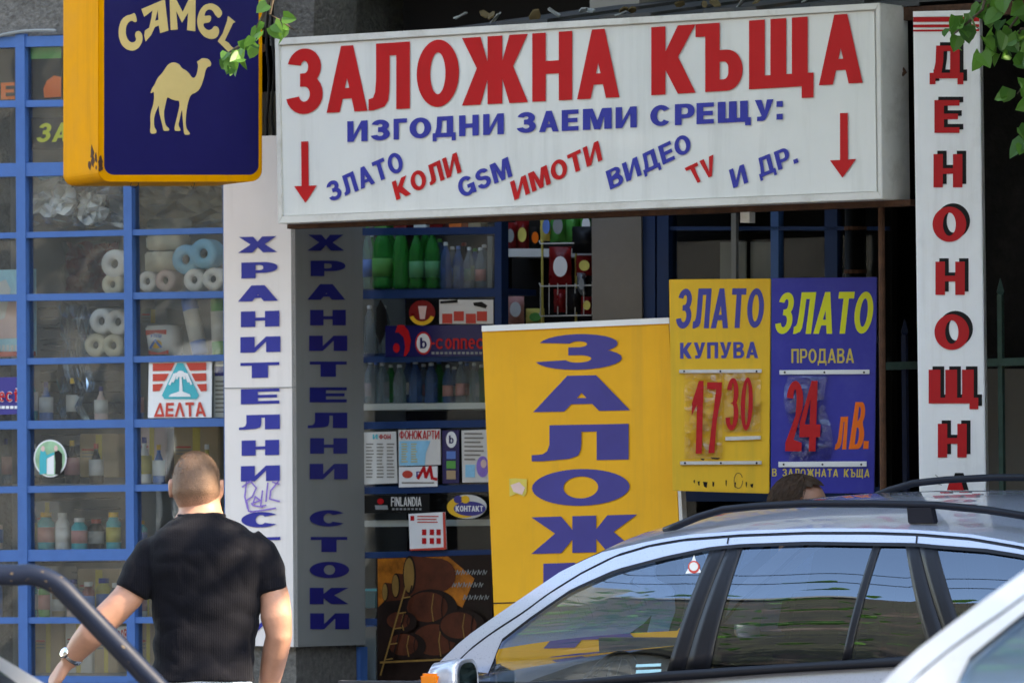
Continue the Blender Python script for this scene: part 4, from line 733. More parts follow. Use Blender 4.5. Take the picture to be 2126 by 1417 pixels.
# ================================================================== DOORWAY
D_ = Plane(YAW, W.w(0, -.7, 0))
sh = thing('snack_shelf', 'pale shelf inside the dark doorway', 'shelf', D_.at(1080, 545)); g = G(); slab(g, D_, rect(1040, 516, 1232, 533), -.05, .3, 'paper'); g.build('board', sh)
g = G(); slab(g, D_, rect(1046, 533, 1054, 1400), -.1, .03, 'dark_brown'); slab(g, D_, rect(1222, 533, 1230, 1400), -.1, .03, 'dark_brown'); g.build('upright', sh)
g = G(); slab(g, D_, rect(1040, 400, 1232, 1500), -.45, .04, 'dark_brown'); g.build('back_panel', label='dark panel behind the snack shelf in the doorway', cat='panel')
def bag(x0, y0, x1, y1, m, label, off=0, lab=None, seed=0):
    rn = random.Random(seed + int(x0 * 7 + y0)); t = thing('snack_bag', label, 'snack bag', base_of(D_, rect(x0, y0, x1, y1), off), group='snack bags in the doorway'); nx, ny = 7, 8
    rows = []
    for j in range(ny):
        v_ = j / (ny - 1); rows.append([D_.at(x0 + (x1 - x0) * (i / (nx - 1)) + rn.uniform(-1, 1), y0 + (y1 - y0) * v_, off + .035 * sin(pi * i / (nx - 1)) * sin(pi * v_) ** .6 + rn.uniform(-.004, .004)) for i in range(nx)])
    g = G(); g.grid(rows, m); g.grid([[D_.at(x0 + (x1 - x0) * i / (nx - 1), y0 + (y1 - y0) * j / (ny - 1), off - .03 * sin(pi * i / (nx - 1)) * sin(pi * j / (ny - 1)) - .001) for i in range(nx)] for j in range(ny)], m); g.build('bag', t, smooth=True)
    if lab: g = G(); flat(g, D_, ell((x0 + x1) / 2, (y0 + y1) / 2, (x1 - x0) * .32, (y1 - y0) * .26), off + .042, lab); g.build('label', t)
bag(1046, 462, 1072, 516, 'snack_red', 'dark red snack bag on the pale shelf, nearest the blue post', -.1, 'paper_grey')
bag(1070, 458, 1098, 516, 'snack_red', 'red snack bag with yellow patch on the pale shelf', -.12, 'snack_yellow')
bag(1100, 470, 1122, 516, 'dark_brown', 'brown snack bag on the pale shelf beside the rack', -.12, 'orange')
rk = thing('wire_display_rack', 'white wire rack hung with snack bags in the doorway', 'rack', D_.at(1175, 680, .1)); g = G()
for yy in (500, 588, 650): g.tube([D_.at(1120, yy, .1), D_.at(1122, yy + 6, .13), D_.at(1228, yy + 4, .13), D_.at(1230, yy - 2, .1)], .0028, 'paper', 6)
for xx in range(1122, 1232, 18): g.tube([D_.at(xx, 588, .12), D_.at(xx, 652, .125)], .002, 'paper', 5)
g.build('basket', rk)
for xx in (1126, 1196): g = G(); g.tube([D_.at(xx, 420, .06), D_.at(xx, 700, .06)], .005, 'snack_yellow', 8); g.build('upright', rk)
bag(1122, 440, 1146, 500, 'snack_yellow', 'yellow snack bag at the upper left of the wire rack', .08, 'label_blue')
bag(1142, 435, 1174, 502, 'snack_green', 'bright green snack bag high on the wire rack, left one', .09, 'paper_grey')
bag(1172, 435, 1204, 504, 'snack_green', 'bright green snack bag high on the wire rack, middle one', .08)
bag(1203, 435, 1230, 500, 'snack_green', 'green snack bag high on the wire rack beside the grey wall', .07, 'white')
bag(1140, 512, 1186, 594, 'snack_red', 'red snack bag with large white label at the middle of the rack', .1, 'white')
bag(1188, 470, 1232, 526, 'black', 'black bag hanging over the right of the wire rack', .12)
bag(1196, 530, 1230, 572, 'snack_red', 'dark red snack bag right of the white label bag', .08, 'snack_yellow')
bag(1198, 566, 1216, 612, 'clear_pet', 'silvery snack bag low on the right of the rack', .1, 'paper_grey')
bag(1150, 600, 1176, 648, 'snack_red', 'red snack bag in the lower basket, left one', .1)
bag(1178, 598, 1206, 648, 'dark_brown', 'dark snack bag in the lower basket, middle one', .1)
bag(1206, 615, 1230, 652, 'snack_red', 'red snack bag in the lower basket beside the grey wall', .1, 'snack_yellow')
bag(1052, 612, 1088, 672, 'label_pink', 'pinkish snack bag low in the doorway', -.05, 'white')
bag(1092, 640, 1130, 676, 'snack_yellow', 'yellow snack bag low in the doorway', -.05, 'leaf_green')
# door and dark window on the right
DR = Plane(YAW, W.w(0, -.34, 0))
dw = thing('door_window', 'dark navy framed door window behind the gold price boards', 'window', DR.at(1560, 1400))
for a, b_ in ((1331, 1360), (1364, 1388)): g = G(); slab(g, DR, rect(a, 380, b_, 1500), .03, .06, 'navy_frame'); g.build('door_post', dw)
g = G(); slab(g, DR, rect(1600, 380, 1616, 1500), .02, .04, 'blue_frame'); slab(g, DR, rect(1712, 380, 1738, 1500), .02, .04, 'navy_frame'); slab(g, DR, rect(1389, 470, 1840, 478), .02, .03, 'navy_frame'); slab(g, DR, rect(1389, 1010, 1830, 1040), .024, .035, 'navy_frame'); g.build('frame', dw)
g = G(); slab(g, DR, rect(1388, 380, 1850, 1500), .0, .004, 'entry_glass'); g.build('glass', dw)
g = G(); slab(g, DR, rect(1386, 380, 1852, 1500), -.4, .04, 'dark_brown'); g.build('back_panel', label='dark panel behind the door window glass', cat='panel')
for k, (a, b_) in enumerate(((1495, 1550), (1558, 1612))):
    t = thing('paper_notice', ('grey paper notice in the door window, left of the two', 'grey paper notice in the door window, right of the two')[k], 'notice', DR.at((a + b_) / 2, 600, -.03)); g = G(); slab(g, DR, rect(a, 502, b_, 600), -.03, .003, 'paper_grey'); g.build('sheet', t)
g = G(); slab(g, DR, rect(1518, 430, 1528, 600), .06, .02, 'paper_grey'); g.build('hanger_bar', label='grey vertical bar hanging under the long sign', cat='bar')
g = G(); g.tube([DR.at(1776, 380, .1), DR.at(1778, 1400, .1)], .04, 'black', 14); dp = thing('downpipe', 'dark grey round downpipe behind the blue price board', 'pipe', DR.at(1777, 1400, .1)); g.build('pipe', dp, smooth=True)
for yy in (470, 560): g = G(); g.tube([DR.at(1776, yy, .1), DR.at(1776, yy + 8, .1)], .043, 'rust', 14); g.build('clamp', dp)
# ================================================================== LONG SIGN
S_ = Plane(YAW, W.w(0, .75, 0))
sg = thing('long_shop_sign', 'long white light box sign with red and blue lettering over the entrance', 'sign', S_.at(1200, 440))
TL, TR, BR, BL = (570, 80), (1827, 6), (1832, 413), (577, 464)
g = G(); g.prism([S_.at(*p, -.004) for p in (TL, TR, BR, BL)], S_.n * -.205, 'sign_frame'); g.build('case', sg, bevel=.004)
lerp = lambda p, q, s: (p[0] + (q[0] - p[0]) * s, p[1] + (q[1] - p[1]) * s)
def inset(l, r, t, b): return [(TL[0] + l, TL[1] + t), (TR[0] - r, TR[1] + t), (BR[0] - r, BR[1] - b), (BL[0] + l, BL[1] - b)]
I = inset(12, 12, 16, 16)
g = G(); slab(g, S_, I, .004, .006, 'sign_white'); g.build('face_panel', sg)
O = [TL, TR, BR, BL]; J = inset(9, 9, 14, 15)
for a, b_ in ((0, 1), (1, 2), (2, 3), (3, 0)):
    g = G(); slab(g, S_, [O[a], O[b_], J[b_], J[a]], .014, .016, 'sign_frame'); g.build('frame_bar', sg, bevel=.002)
g = G()
SPL = Plane(YAW - 90, S_.at(1832, 300, -.1))
e0, e1 = S_.at(1829, 10, -.204), S_.at(1832, 412, -.204)
g.prism([e0, e1, e1 + S_.n * .02, e0 + S_.n * .02], S_.t * .008, 'sign_frame'); e0, e1 = S_.at(1829, 10, -.03), S_.at(1832, 412, -.03); g.prism([e0, e1, e1 + S_.n * .02, e0 + S_.n * .02], S_.t * .008, 'sign_frame'); g.build('side_trim', sg)
row_ = lambda *a, **k: row(*a, **k)
g = G(); row(g, S_, [('З', 597, 671), ('А', 678, 763), ('Л', 765, 851), ('О', 865, 953), ('Ж', 959, 1096), ('Н', 1105, 1188), ('А', 1198, 1286)], ((597, 103), (1286, 58)), ((597, 239), (1286, 202)), .008, 'red', v=.27, b=.19); g.build('lettering', sg, merge=False)
g = G(); row(g, S_, [('К', 1352, 1444), ('Ъ', 1444, 1542), ('Щ', 1555, 1689), ('А', 1700, 1791)], ((1352, 57), (1791, 27)), ((1352, 198), (1791, 172)), .008, 'red', v=.27, b=.19); g.build('lettering', sg, merge=False)
tp, bt = ((721, 252), (1606, 206)), ((721, 295), (1606, 250))
for s in ([('И', 721, 763), ('З', 771, 810), ('Г', 817, 845), ('О', 850, 895), ('Д', 898, 946), ('Н', 953, 994), ('И', 1003, 1046)], [('З', 1074, 1113), ('А', 1119, 1160), ('Е', 1166, 1201), ('М', 1210, 1270), ('И', 1278, 1322)], [('С', 1350, 1394), ('Р', 1401, 1442), ('Е', 1446, 1482), ('Щ', 1490, 1559), ('У', 1567, 1606), (':', 1612, 1625)]):
    g = G(); row(g, S_, s, tp, bt, .008, 'sign_blue', v=.26, b=.21); g.build('lettering', sg, merge=False)
for s, q, c in (('ЗЛАТО', ((675, 381), (829, 312), (841, 353), (687, 420)), 'sign_blue'), ('КОЛИ', ((813, 378), (948, 316), (958.5, 357), (823, 416)), 'red'), ('GSM', ((946, 374), (1054, 325.5), (1064, 365.5), (958, 412.5)), 'sign_blue'), ('ИМОТИ', ((1058.5, 378), (1242, 292), (1251, 332), (1068, 416)), 'red'), ('ВИДЕО', ((1257, 356), (1427, 275), (1438, 313), (1267, 394)), 'sign_blue'), ('TV', ((1421, 349), (1481, 321), (1485, 362), (1442, 383)), 'red'), ('И ДР.', ((1513, 353), (1648, 299), (1658, 337), (1522.5, 391)), 'sign_blue')):
    g = G(); word(g, S_, s, *q, .008, c, v=.24, b=.19, gap=.12); g.build('lettering', sg, merge=False)
for p in ([(625, 294), (640, 293.5), (641, 385.5), (658, 384.6), (634, 421), (610.5, 386.5), (626, 386)], [(1744, 235), (1760, 234.5), (1760.5, 331), (1777.5, 330), (1749, 369), (1723, 333), (1744, 332)]):
    g = G(); flat(g, S_, p, .008, 'red'); g.build('arrow', sg, merge=False)
g = G(); z0 = min(S_.at(577, 464).z, S_.at(1832, 413).z)
a, b_ = S_.at(596, 463, -.1), S_.at(1890, 414, -.1); g.prism([a, b_, b_ + V((0, 0, -.022)), a + V((0, 0, -.022))], S_.n * -.06, 'rust'); g.build('mounting_rail', sg)
g = G(); slab(g, S_, rect(1537, 425, 1556, 462), -.12, .04, 'sign_frame'); g.build('bracket', sg)
g = G(); g.tube([S_.at(1876, 112, -.2), S_.at(1872, 140, -.17), S_.at(1879, 150, -.17), S_.at(1868, 160, -.16)], .008, 'rust', 6); g.tube([S_.at(1883, 10, -.22), S_.at(1878, 130, -.2), S_.at(1888, 400, -.22)], .004, 'rust', 5)
g.build('loose_cable', label='frayed brown cable hanging on the right end of the long sign', cat='cable')
g = G(); g.tube([S_.at(1830, 425, -.15), S_.at(1834, 1060, -.15)], .012, 'rust', 8); g.build('rusty_pole', label='thin rusty pole from the long sign down beside the blue price board', cat='pole')

# ================================================================== HANGING BOX SIGN (camel)
K_ = Plane(-28, pt(380, 200, 24.15))
hs = thing('hanging_sign', 'yellow edged hanging box sign with navy face and golden camel', 'sign', K_.at(380, 378))
def rrect(x0, y0, x1, y1, r): return [(x0, y0), (x1, y0)] + [(x1 - r + r * cos(R(a)), y1 - r + r * sin(R(a))) for a in range(0, 91, 15)] + [(x0 + r + r * cos(R(a)), y1 - r + r * sin(R(a))) for a in range(90, 181, 15)]
g = G(); fo = rrect(205, -90, 544, 377, 24); g.prism([K_.at(*p, -.008) for p in fo], K_.n * -.335, 'case_yellow'); g.build('case', hs, bevel=.006)
fi = rrect(216, -89, 537, 363, 20)
g = G(); g.tess([fo, fi], [[K_.at(*p, 0) for p in l] for l in (fo, fi)], 'case_yellow'); n_ = len(fi)
for i in range(n_): p, q = fi[i], fi[(i + 1) % n_]; g.face([K_.at(*p, 0), K_.at(*q, 0), K_.at(*q, -.008), K_.at(*p, -.008)], 'case_yellow')
for i in range(n_): p, q = fo[i], fo[(i + 1) % n_]; g.face([K_.at(*p, 0), K_.at(*q, 0), K_.at(*q, -.008), K_.at(*p, -.008)], 'case_yellow')
g.build('rim', hs)
g = G(); slab(g, K_, fi, -.003, .004, 'case_navy'); g.build('face_panel', hs)
def chaikin(l, k):
    for _ in range(k): l = [q for a, b in zip(l, l[1:] + l[:1]) for q in ((a[0] * .78 + b[0] * .22, a[1] * .78 + b[1] * .22), (a[0] * .22 + b[0] * .78, a[1] * .22 + b[1] * .78))]
    return l
cc = lambda l: [(x / 3.374, y / 3.374) for x, y in l]
LT = [[(945, 88), (962, 150), (945, 158), (925, 145), (900, 155), (882, 190), (880, 240), (895, 280), (920, 300), (945, 295), (955, 275), (945, 250), (950, 225), (975, 215), (997, 240), (1000, 285), (975, 335), (935, 358), (890, 350), (850, 315), (830, 255), (832, 190), (850, 140), (885, 110), (920, 103)],
      [(1188, -10), (1230, -10), (1280, 85), (1325, -10), (1370, -10), (1368, 220), (1310, 212), (1318, 90), (1275, 160), (1235, 80), (1245, 208), (1195, 212)],
      [(1562, 92), (1530, 45), (1480, 22), (1430, 35), (1395, 80), (1378, 145), (1390, 210), (1430, 260), (1480, 277), (1520, 265), (1538, 225), (1528, 190), (1500, 182), (1485, 205), (1460, 215), (1430, 195), (1422, 165), (1460, 160), (1475, 150), (1480, 120), (1470, 108), (1430, 115), (1440, 80), (1465, 65), (1490, 75), (1510, 110), (1535, 132)],
      [(1597, 113), (1650, 155), (1632, 165), (1575, 285), (1600, 300), (1625, 330), (1650, 345), (1665, 365), (1655, 390), (1620, 385), (1525, 290), (1560, 235), (1590, 150)]]
AA = [(990, 65), (1120, 10), (1155, -2), (1180, 215), (1122, 233), (1112, 180), (1085, 190), (1060, 245), (1020, 292), (1010, 250), (1015, 215), (1045, 195), (1060, 130), (1068, 75), (1010, 120)]
g = G()
for i, l in enumerate(LT): flat(g, K_, chaikin(cc(l), 2 if i in (0, 2) else 0), .0, 'emblem_gold')
flat(g, K_, cc(AA), .0, 'emblem_gold', [cc([(1105, 70), (1087, 148), (1110, 140)])]); g.build('lettering', hs, merge=False)
CM = [(1225, 438), (1255, 450), (1275, 480), (1305, 495), (1325, 515), (1345, 545), (1360, 548), (1375, 530), (1385, 490), (1388, 455), (1378, 432), (1395, 425), (1410, 410), (1430, 408), (1455, 413), (1470, 425), (1480, 445), (1475, 465), (1455, 468), (1440, 490), (1430, 540), (1415, 590), (1395, 630), (1370, 650), (1340, 662), (1325, 690), (1312, 740), (1305, 790), (1300, 850), (1305, 900), (1325, 925), (1333, 942), (1300, 945), (1288, 935), (1285, 890), (1280, 830), (1275, 765), (1268, 790), (1258, 840), (1248, 875), (1265, 905), (1262, 918), (1225, 918), (1222, 895), (1232, 850), (1245, 800), (1258, 740), (1255, 705), (1230, 705), (1200, 695), (1172, 680), (1166, 700), (1158, 740), (1148, 780), (1150, 830), (1160, 880), (1185, 900), (1185, 916), (1145, 918), (1140, 890), (1128, 840), (1115, 790), (1113, 735), (1100, 765), (1085, 800), (1078, 840), (1080, 890), (1097, 915), (1093, 935), (1062, 938), (1050, 925), (1055, 880), (1052, 820), (1058, 780), (1072, 740), (1080, 690), (1078, 640), (1060, 655), (1053, 650), (1065, 620), (1085, 590), (1095, 565), (1110, 540), (1135, 515), (1155, 485), (1175, 455), (1200, 440)]
g = G(); flat(g, K_, chaikin(cc(CM), 2), .0, 'emblem_gold'); g.build('camel_emblem', hs, merge=False)
# rust on the lower corner of the case: irregular patches lying on the side and the rim
KS = Plane(-28 + 90, K_.at(205, 300, -.008))
g = G(); rn = random.Random(4)
for k in range(4):
    cx, cy = K_.at(209, 330 + k * 6, .0015), 0; r = .006 + .004 * rn.random()
    g.prism([cx + K_.t * (r * cos(a) * (.8 + .5 * rn.random())) + V((0, 0, 1)) * (r * 1.6 * sin(a) * (.7 + .6 * rn.random())) for a in [i * pi / 5 for i in range(10)]], K_.n * -.002, 'rust'); g.build('rust_patch', hs); g = G()
for k in range(6):
    c = KS.at(200 - rn.random() * 22, 318 + k * 6, .0015); r = .006 + .014 * rn.random()
    g.prism([c + KS.t * (r * cos(a) * (.5 + .7 * rn.random())) + V((0, 0, 1)) * (r * 1.5 * sin(a) * (.6 + .6 * rn.random())) for a in [i * pi / 5 for i in range(10)]], KS.n * -.002, 'rust'); g.build('rust_patch', hs); g = G()
g = G(); a, b_ = K_.at(205, 337, -.01), K_.at(205, 338, -.34); g.tube([a + KS.n * .001, b_ + KS.n * .001], .0025, 'rust', 5); g.build('seam', hs)
g = G(); g.tube([K_.at(402, 376, -.1), K_.at(404, 383, -.1), K_.at(401, 391, -.1), K_.at(397, 386, -.1)], .002, 'black', 5); g.build('hook', hs)
g = G(); g.tube([K_.at(275, 376, -.1), K_.at(270, 386, -.1), K_.at(280, 390, -.1), K_.at(288, 384, -.1), K_.at(286, 376, -.1)], .0018, 'black', 5); g.build('wire_loop', hs)
g = G(); c = K_.at(560, 100, -.13); g.tube([K_.at(542, 100, -.13), K_.at(542, 100, -.13) + K_.t * .25 - K_.n * .9], .02, 'rust', 8); g.build('wall_bracket', hs)

# ================================================================== TALL WHITE SIGN
T_ = Plane(8, pt(1975, 600, 22.6))
ts = thing('tall_vertical_sign', 'tall narrow white sign with red black shadowed letters stacked downward', 'sign', T_.at(1985, 1700))
q = [(1895.5, 25), (2033.5, 22), (2056, 1700), (1918, 1700)]
g = G(); g.prism([T_.at(*p) for p in q], T_.n * -.16, 'pole_white'); g.build('case', ts, bevel=.004)
g = G(); slab(g, T_, [(1895.5, 24), (2033.5, 21), (2033.5, 33), (1895.5, 35)], .006, .008, 'pole_white'); g.build('cap_strip', ts)
for y0, y1 in ((36, 46), (51.5, 57.5), (62, 66)): g = G(); flat(g, T_, [(1896, y0), (2033, y0 - 1), (2033, y1 - 1), (1896, y1)], .003, 'red'); g.build('stripe', ts)
TL_ = [('Д', 1930, 2000, 95, 163), ('Е', 1940, 1992, 208, 276), ('Н', 1938, 1998, 320, 389), ('О', 1936, 2006, 429, 502), ('Н', 1942, 2003, 543, 612), ('О', 1940, 2012, 652, 726), ('Щ', 1928, 2031, 767, 837), ('Н', 1947, 2007, 879, 949), ('А', 1953, 2014, 988, 1058), ('Т', 1955, 2014, 1100, 1170), ('А', 1957, 2020, 1212, 1282)]
for c, a, b_, t, d in TL_[:9]:
    W_ = .26; bb = .17
    g = G(); put(g, T_, c, (a + 8, t - 7), (b_ + 8, t - 7), (b_ + 8, d - 7), (a + 8, d - 7), .002, 'black', v=W_, b=bb); put(g, T_, c, (a, t), (b_, t), (b_, d), (a, d), .0035, 'red', v=W_, b=bb); g.build('letter', ts, merge=False)
g = G(); stroke(g, T_, [(1942, 985), (1950, 992), (1944, 1003), (1955, 1006)], 1.5, .003, 'paper_grey'); g.build('scratch', ts, merge=False)

# ================================================================== YELLOW PAWN BOARD
Y_ = Plane(36, W.w(.2, .42, 0))
yb = thing('yellow_standing_board', 'tall standing yellow board with huge wide violet letters', 'sign', Y_.at(1240, 1820))
q = [(1001, 687), (1388, 670), (1446, 1810), (1049, 1830)]
g = G(); g.prism([Y_.at(*p) for p in q], Y_.n * -.02, 'yellow'); g.build('panel', yb)
g = G(); slab(g, Y_, [(1000, 676), (1389, 659), (1389, 671), (1000, 688)], .008, .036, 'white'); g.build('top_trim', yb)
g = G(); slab(g, Y_, [(1389.5, 666), (1396, 666), (1454, 1810), (1447, 1810)], .004, .03, 'sign_frame'); g.build('side_trim', yb)
YL = [('З', 1119, 1293, 693, 767, 2), ('А', 1107, 1308, 779, 853, 2), ('Л', 1104, 1305, 881, 955, 2), ('О', 1104.5, 1307, 973, 1049, 2), ('Ж', 1103, 1323, 1070, 1146, 3), ('Н', 1128, 1326, 1166, 1242, 3), ('А', 1128, 1332, 1264, 1342, 3)]
for c, a, b_, t, d, k in YL:
    g = G(); put(g, Y_, c, (a, t + k), (b_, t - k), (b_, d - k), (a, d + k), .003, 'violet_blue', v=.27, b=.2); g.build('letter', yb, merge=False)
g = G(); rn = random.Random(2); flat(g, Y_, [(1057, 993), (1070, 992), (1094, 994), (1093, 1022), (1088, 1030), (1072, 1024), (1058, 1030)], .003, 'pale_gold'); flat(g, Y_, [(1060, 1006), (1078, 1000), (1090, 1012), (1084, 1026), (1066, 1020)], .0038, 'pale_pink'); g.build('tape_remnant', yb, merge=False)
g = G(); slab(g, Y_, [(1024, 1250), (1425, 1238), (1425, 1240), (1024, 1252.5)], .002, .003, 'black'); g.build('seam', yb)

# ================================================================== GOLD PRICE BOARDS
P_ = Plane(7, W.w(.75, .78, 0))
def rail(px, pl, m='zinc'):
    x0, y0, x1, y1 = px; g = G(); slab(g, pl, [(x0, y0), (x1, y0 - 1), (x1, y1 - 1), (x0, y1)], .012, .0115, m); g.build('sleeve_rail', CUR, bevel=.001)
    g = G(); [slab(g, pl, ell(x0 + (x1 - x0) * s, (y0 + y1) / 2, 2.2, 2.2, n=8), .0135, .002, 'black') for s in (.06, .5, .94)]; g.build('screw', CUR)
CUR = g1 = thing('gold_price_board', 'yellow gold price board with violet letters and red digits under plastic', 'sign', P_.at(1497, 1022))
g = G(); slab(g, P_, [(1389, 580), (1600, 578), (1597, 1024), (1396, 1018)], .0, .02, 'gold_yellow'); g.build('panel', g1, bevel=.002)
g = G(); word(g, P_, 'ЗЛАТО', (1410, 599), (1588, 598), (1584, 680), (1403, 682), .002, 'faded_blue', v=.25, b=.16, gap=.1); g.build('lettering', g1, merge=False)
g = G(); word(g, P_, 'КУПУВА', (1412, 711), (1574, 709), (1574, 743), (1412, 744), .002, 'faded_blue', v=.24, b=.19); g.build('lettering', g1, merge=False)
rail((1410, 767, 1581, 774), P_); rail((1412, 957, 1581, 964), P_)
g = G(); slab(g, P_, [(1506, 906), (1579, 904), (1579, 911), (1506, 914)], .01, .009, 'zinc'); g.build('sleeve_rail', g1)
def sleeve(pl, x0, y0, x1, y1, amp, seed, par):
    rn = random.Random(seed); ph = rn.random() * 6; rows = []
    for j in range(13): rows.append([pl.at(x0 + (x1 - x0) * i / 8, y0 + (y1 - y0) * j / 12, .008 + amp * (1 + sin(ph + j * .9 + i * .5)) * sin(pi * min(1, j / 12 + .02))) for i in range(9)])
    g = G(); g.grid(rows, 'plastic_sleeve'); g.build('plastic_sleeve', par, smooth=True)
sleeve(P_, 1421, 772, 1500, 952, .006, 1, g1); sleeve(P_, 1503, 773, 1579, 896, .006, 2, g1)
g = G()
for c, a, b_, t, d, k in (('1', 1437, 1460, 790, 941, 0), ('7', 1467, 1498, 793, 940, 0), ('3', 1509, 1535, 784, 893, 0), ('0', 1539, 1564, 783, 893, 0)):
    sl = 4; W0 = {'1': .23, '7': .24, '3': .25, '0': .24}[c]; put(g, P_, c, (a + 1, t), (b_ + 1, t), (b_ - 3, d), (a - 3, d), .0215, 'red', v=W0, b=.1)
g.build('digit', g1, merge=False)
g = G(); rn = random.Random(8)
for x, y, w_, h_ in ((1440, 995, 3, 8), (1449, 998, 4, 10), (1460, 1000, 9, 12), (1478, 1000, 5, 10), (1506, 996, 3, 13), (1548, 1000, 3, 11), (1558, 1003, 6, 9), (1475, 950, 20, 3), (1455, 952, 8, 3), (1524, 1000, 4, 12)): flat(g, P_, [(x + rn.uniform(-1, 1), y + rn.uniform(-2, 2)), (x + w_, y), (x + w_ * .8, y + h_), (x + w_ * .2, y + h_ * .8)], .0015, 'dark_brown')
stroke(g, P_, ell(1533, 997, 9, 16, 0, 360, 14), 1.5, .0015, 'barrel_end'); g.build('worn_print', g1, merge=False)
CUR = g2 = thing('gold_price_board', 'violet blue gold price board with lime letters beside the yellow one', 'sign', P_.at(1710, 1024))
g = G(); slab(g, P_, [(1602.5, 577), (1821, 575), (1815, 1024), (1600.5, 1023)], .003, .02, 'gold_blue'); g.build('panel', g2, bevel=.002)
g = G(); word(g, P_, 'ЗЛАТО', (1620, 607), (1817, 605), (1808, 692), (1608, 693), .005, 'lime', v=.25, b=.16, gap=.1); g.build('lettering', g2, merge=False)
g = G(); word(g, P_, 'ПРОДАВА', (1643, 724), (1773, 723), (1773, 753), (1643, 753), .005, 'pale_gold', v=.2, b=.14); g.build('lettering', g2, merge=False)
g = G(); word(g, P_, 'В ЗАЛОЖНАТА КЪЩА', (1603, 972), (1806, 973), (1805, 990), (1603, 988), .005, 'pale_gold', v=.2, b=.15, gap=.2, space=.55); g.build('lettering', g2, merge=False)
rail((1618, 768, 1805, 777), P_, 'white'); rail((1616, 958, 1799, 969), P_, 'white')
g = G(); rows = []
for j in range(17):
    s = j / 16; y = 780 + 176 * s; dx = -9 * sin(s * 6.2); rows.append([P_.at(1636 + dx + 84 * i / 8, y, .01 + .009 * (1 + sin(s * 6.6 + i * .25)) * sin(pi * s)) for i in range(9)])
g.grid(rows, 'plastic_sleeve'); g.build('plastic_sleeve', g2, smooth=True)
g = G(); put(g, P_, '2', (1634, 790), (1669, 790), (1664, 936), (1630, 936), .0295, 'red', v=.27, b=.12); put(g, P_, '4', (1664, 790), (1706, 790), (1702, 936), (1658, 936), .0295, 'red', v=.24, b=.12); g.build('digit', g2, merge=False)
g = G(); put(g, P_, 'Л', (1742, 865), (1761, 864), (1757, 932), (1733, 933), .005, 'orange', v=.3, b=.16); put(g, P_, 'В', (1776, 834), (1799, 834), (1792, 931), (1762, 932), .005, 'orange', v=.3, b=.12); put(g, P_, '.', (1793, 914), (1804, 914), (1803, 931), (1792, 931), .005, 'orange', v=.9, b=.8); g.build('lettering', g2, merge=False)

# ================================================================== FENCE behind the right signs
FE = Plane(YAW, W.w(0, -.35, 0))
fe = thing('iron_fence', 'dark iron fence with spear topped bars behind the tall sign', 'fence', FE.at(2000, 1400))
g = G(); slab(g, FE, [(1826, 752), (2240, 738), (2240, 754), (1826, 768)], .02, .03, 'fence_green'); g.build('rail', fe)
for x, t, m in ((1885, 662, 'fence_navy'), (1834, 680, 'fence_navy'), (2085, 578, 'fence_green'), (2160, 570, 'fence_green'), (2230, 560, 'fence_green'), (1940, 650, 'fence_navy'), (2010, 610, 'fence_green')):
    b0 = FE.at(x, 1400); b0 = V((b0.x, b0.y, .12)); t0 = FE.at(x, t); g = G(); a = .0095
    g.prism([b0 + FE.t * -a + FE.n * -a, b0 + FE.t * a + FE.n * -a, b0 + FE.t * a + FE.n * a, b0 + FE.t * -a + FE.n * a], (0, 0, t0.z - .06 - b0.z), m)
    c = V((b0.x, b0.y, t0.z - .06)); g.rings([[c + V((rr * cos(k * pi / 2 + .8), rr * sin(k * pi / 2 + .8), h)) for k in range(4)] for rr, h in ((.012, 0), (.019, .012), (.001, .062))], m); g.build('bar', fe)
# ================================================================== CARS
def resamp(pl, n):
    d = [0]
    for a, b in zip(pl, pl[1:]): d.append(d[-1] + math.hypot(b[0] - a[0], b[1] - a[1]))
    out = []
    for i in range(n):
        s = d[-1] * i / (n - 1); k = 0
        while k < len(d) - 2 and d[k + 1] < s: k += 1
        f = (s - d[k]) / ((d[k + 1] - d[k]) or 1); out.append((pl[k][0] + (pl[k + 1][0] - pl[k][0]) * f, pl[k][1] + (pl[k + 1][1] - pl[k][1]) * f))
    return out
def hw(z):
    q = z - 1.0
    return .85 - .2 * q - .5 * q * q if q > 0 else .85 + .06 * q * 0 + (.02 * min(1, -q / .2)) - max(0, -q - .45) * .22
CROT = (Matrix.Rotation(R(-YAW), 4, 'Z') @ Matrix.Rotation(R(4), 4, 'X'))
CLOC = pt(1420, 1394, 20.0) - CROT @ V((0, -.85, 1.0))
CM4 = Matrix.Translation(CLOC) @ CROT; CI = CM4.inverted()
def c_side(px, py):                     # photo point on the near flank of the silver car -> (x, z) in car space
    o = CI @ CAM; d = (CI.to_3x3() @ ray(px, py)); s = (-.85 - o.y) / d.y
    for _ in range(30): z = o.z + d.z * s; s = (-hw(z) - o.y) / d.y
    return (o.x + d.x * s, o.z + d.z * s)
def c_plane(px, py, y):
    o = CI @ CAM; d = (CI.to_3x3() @ ray(px, py)); s = (y - o.y) / d.y; return V((o.x + d.x * s, y, o.z + d.z * s))
cs = lambda l: [c_side(*p) for p in l]
gtop = [(1016, 1396), (1022, 1383), (1043, 1327), (1103, 1281), (1187, 1223), (1279, 1182), (1385, 1154), (1477, 1135)]
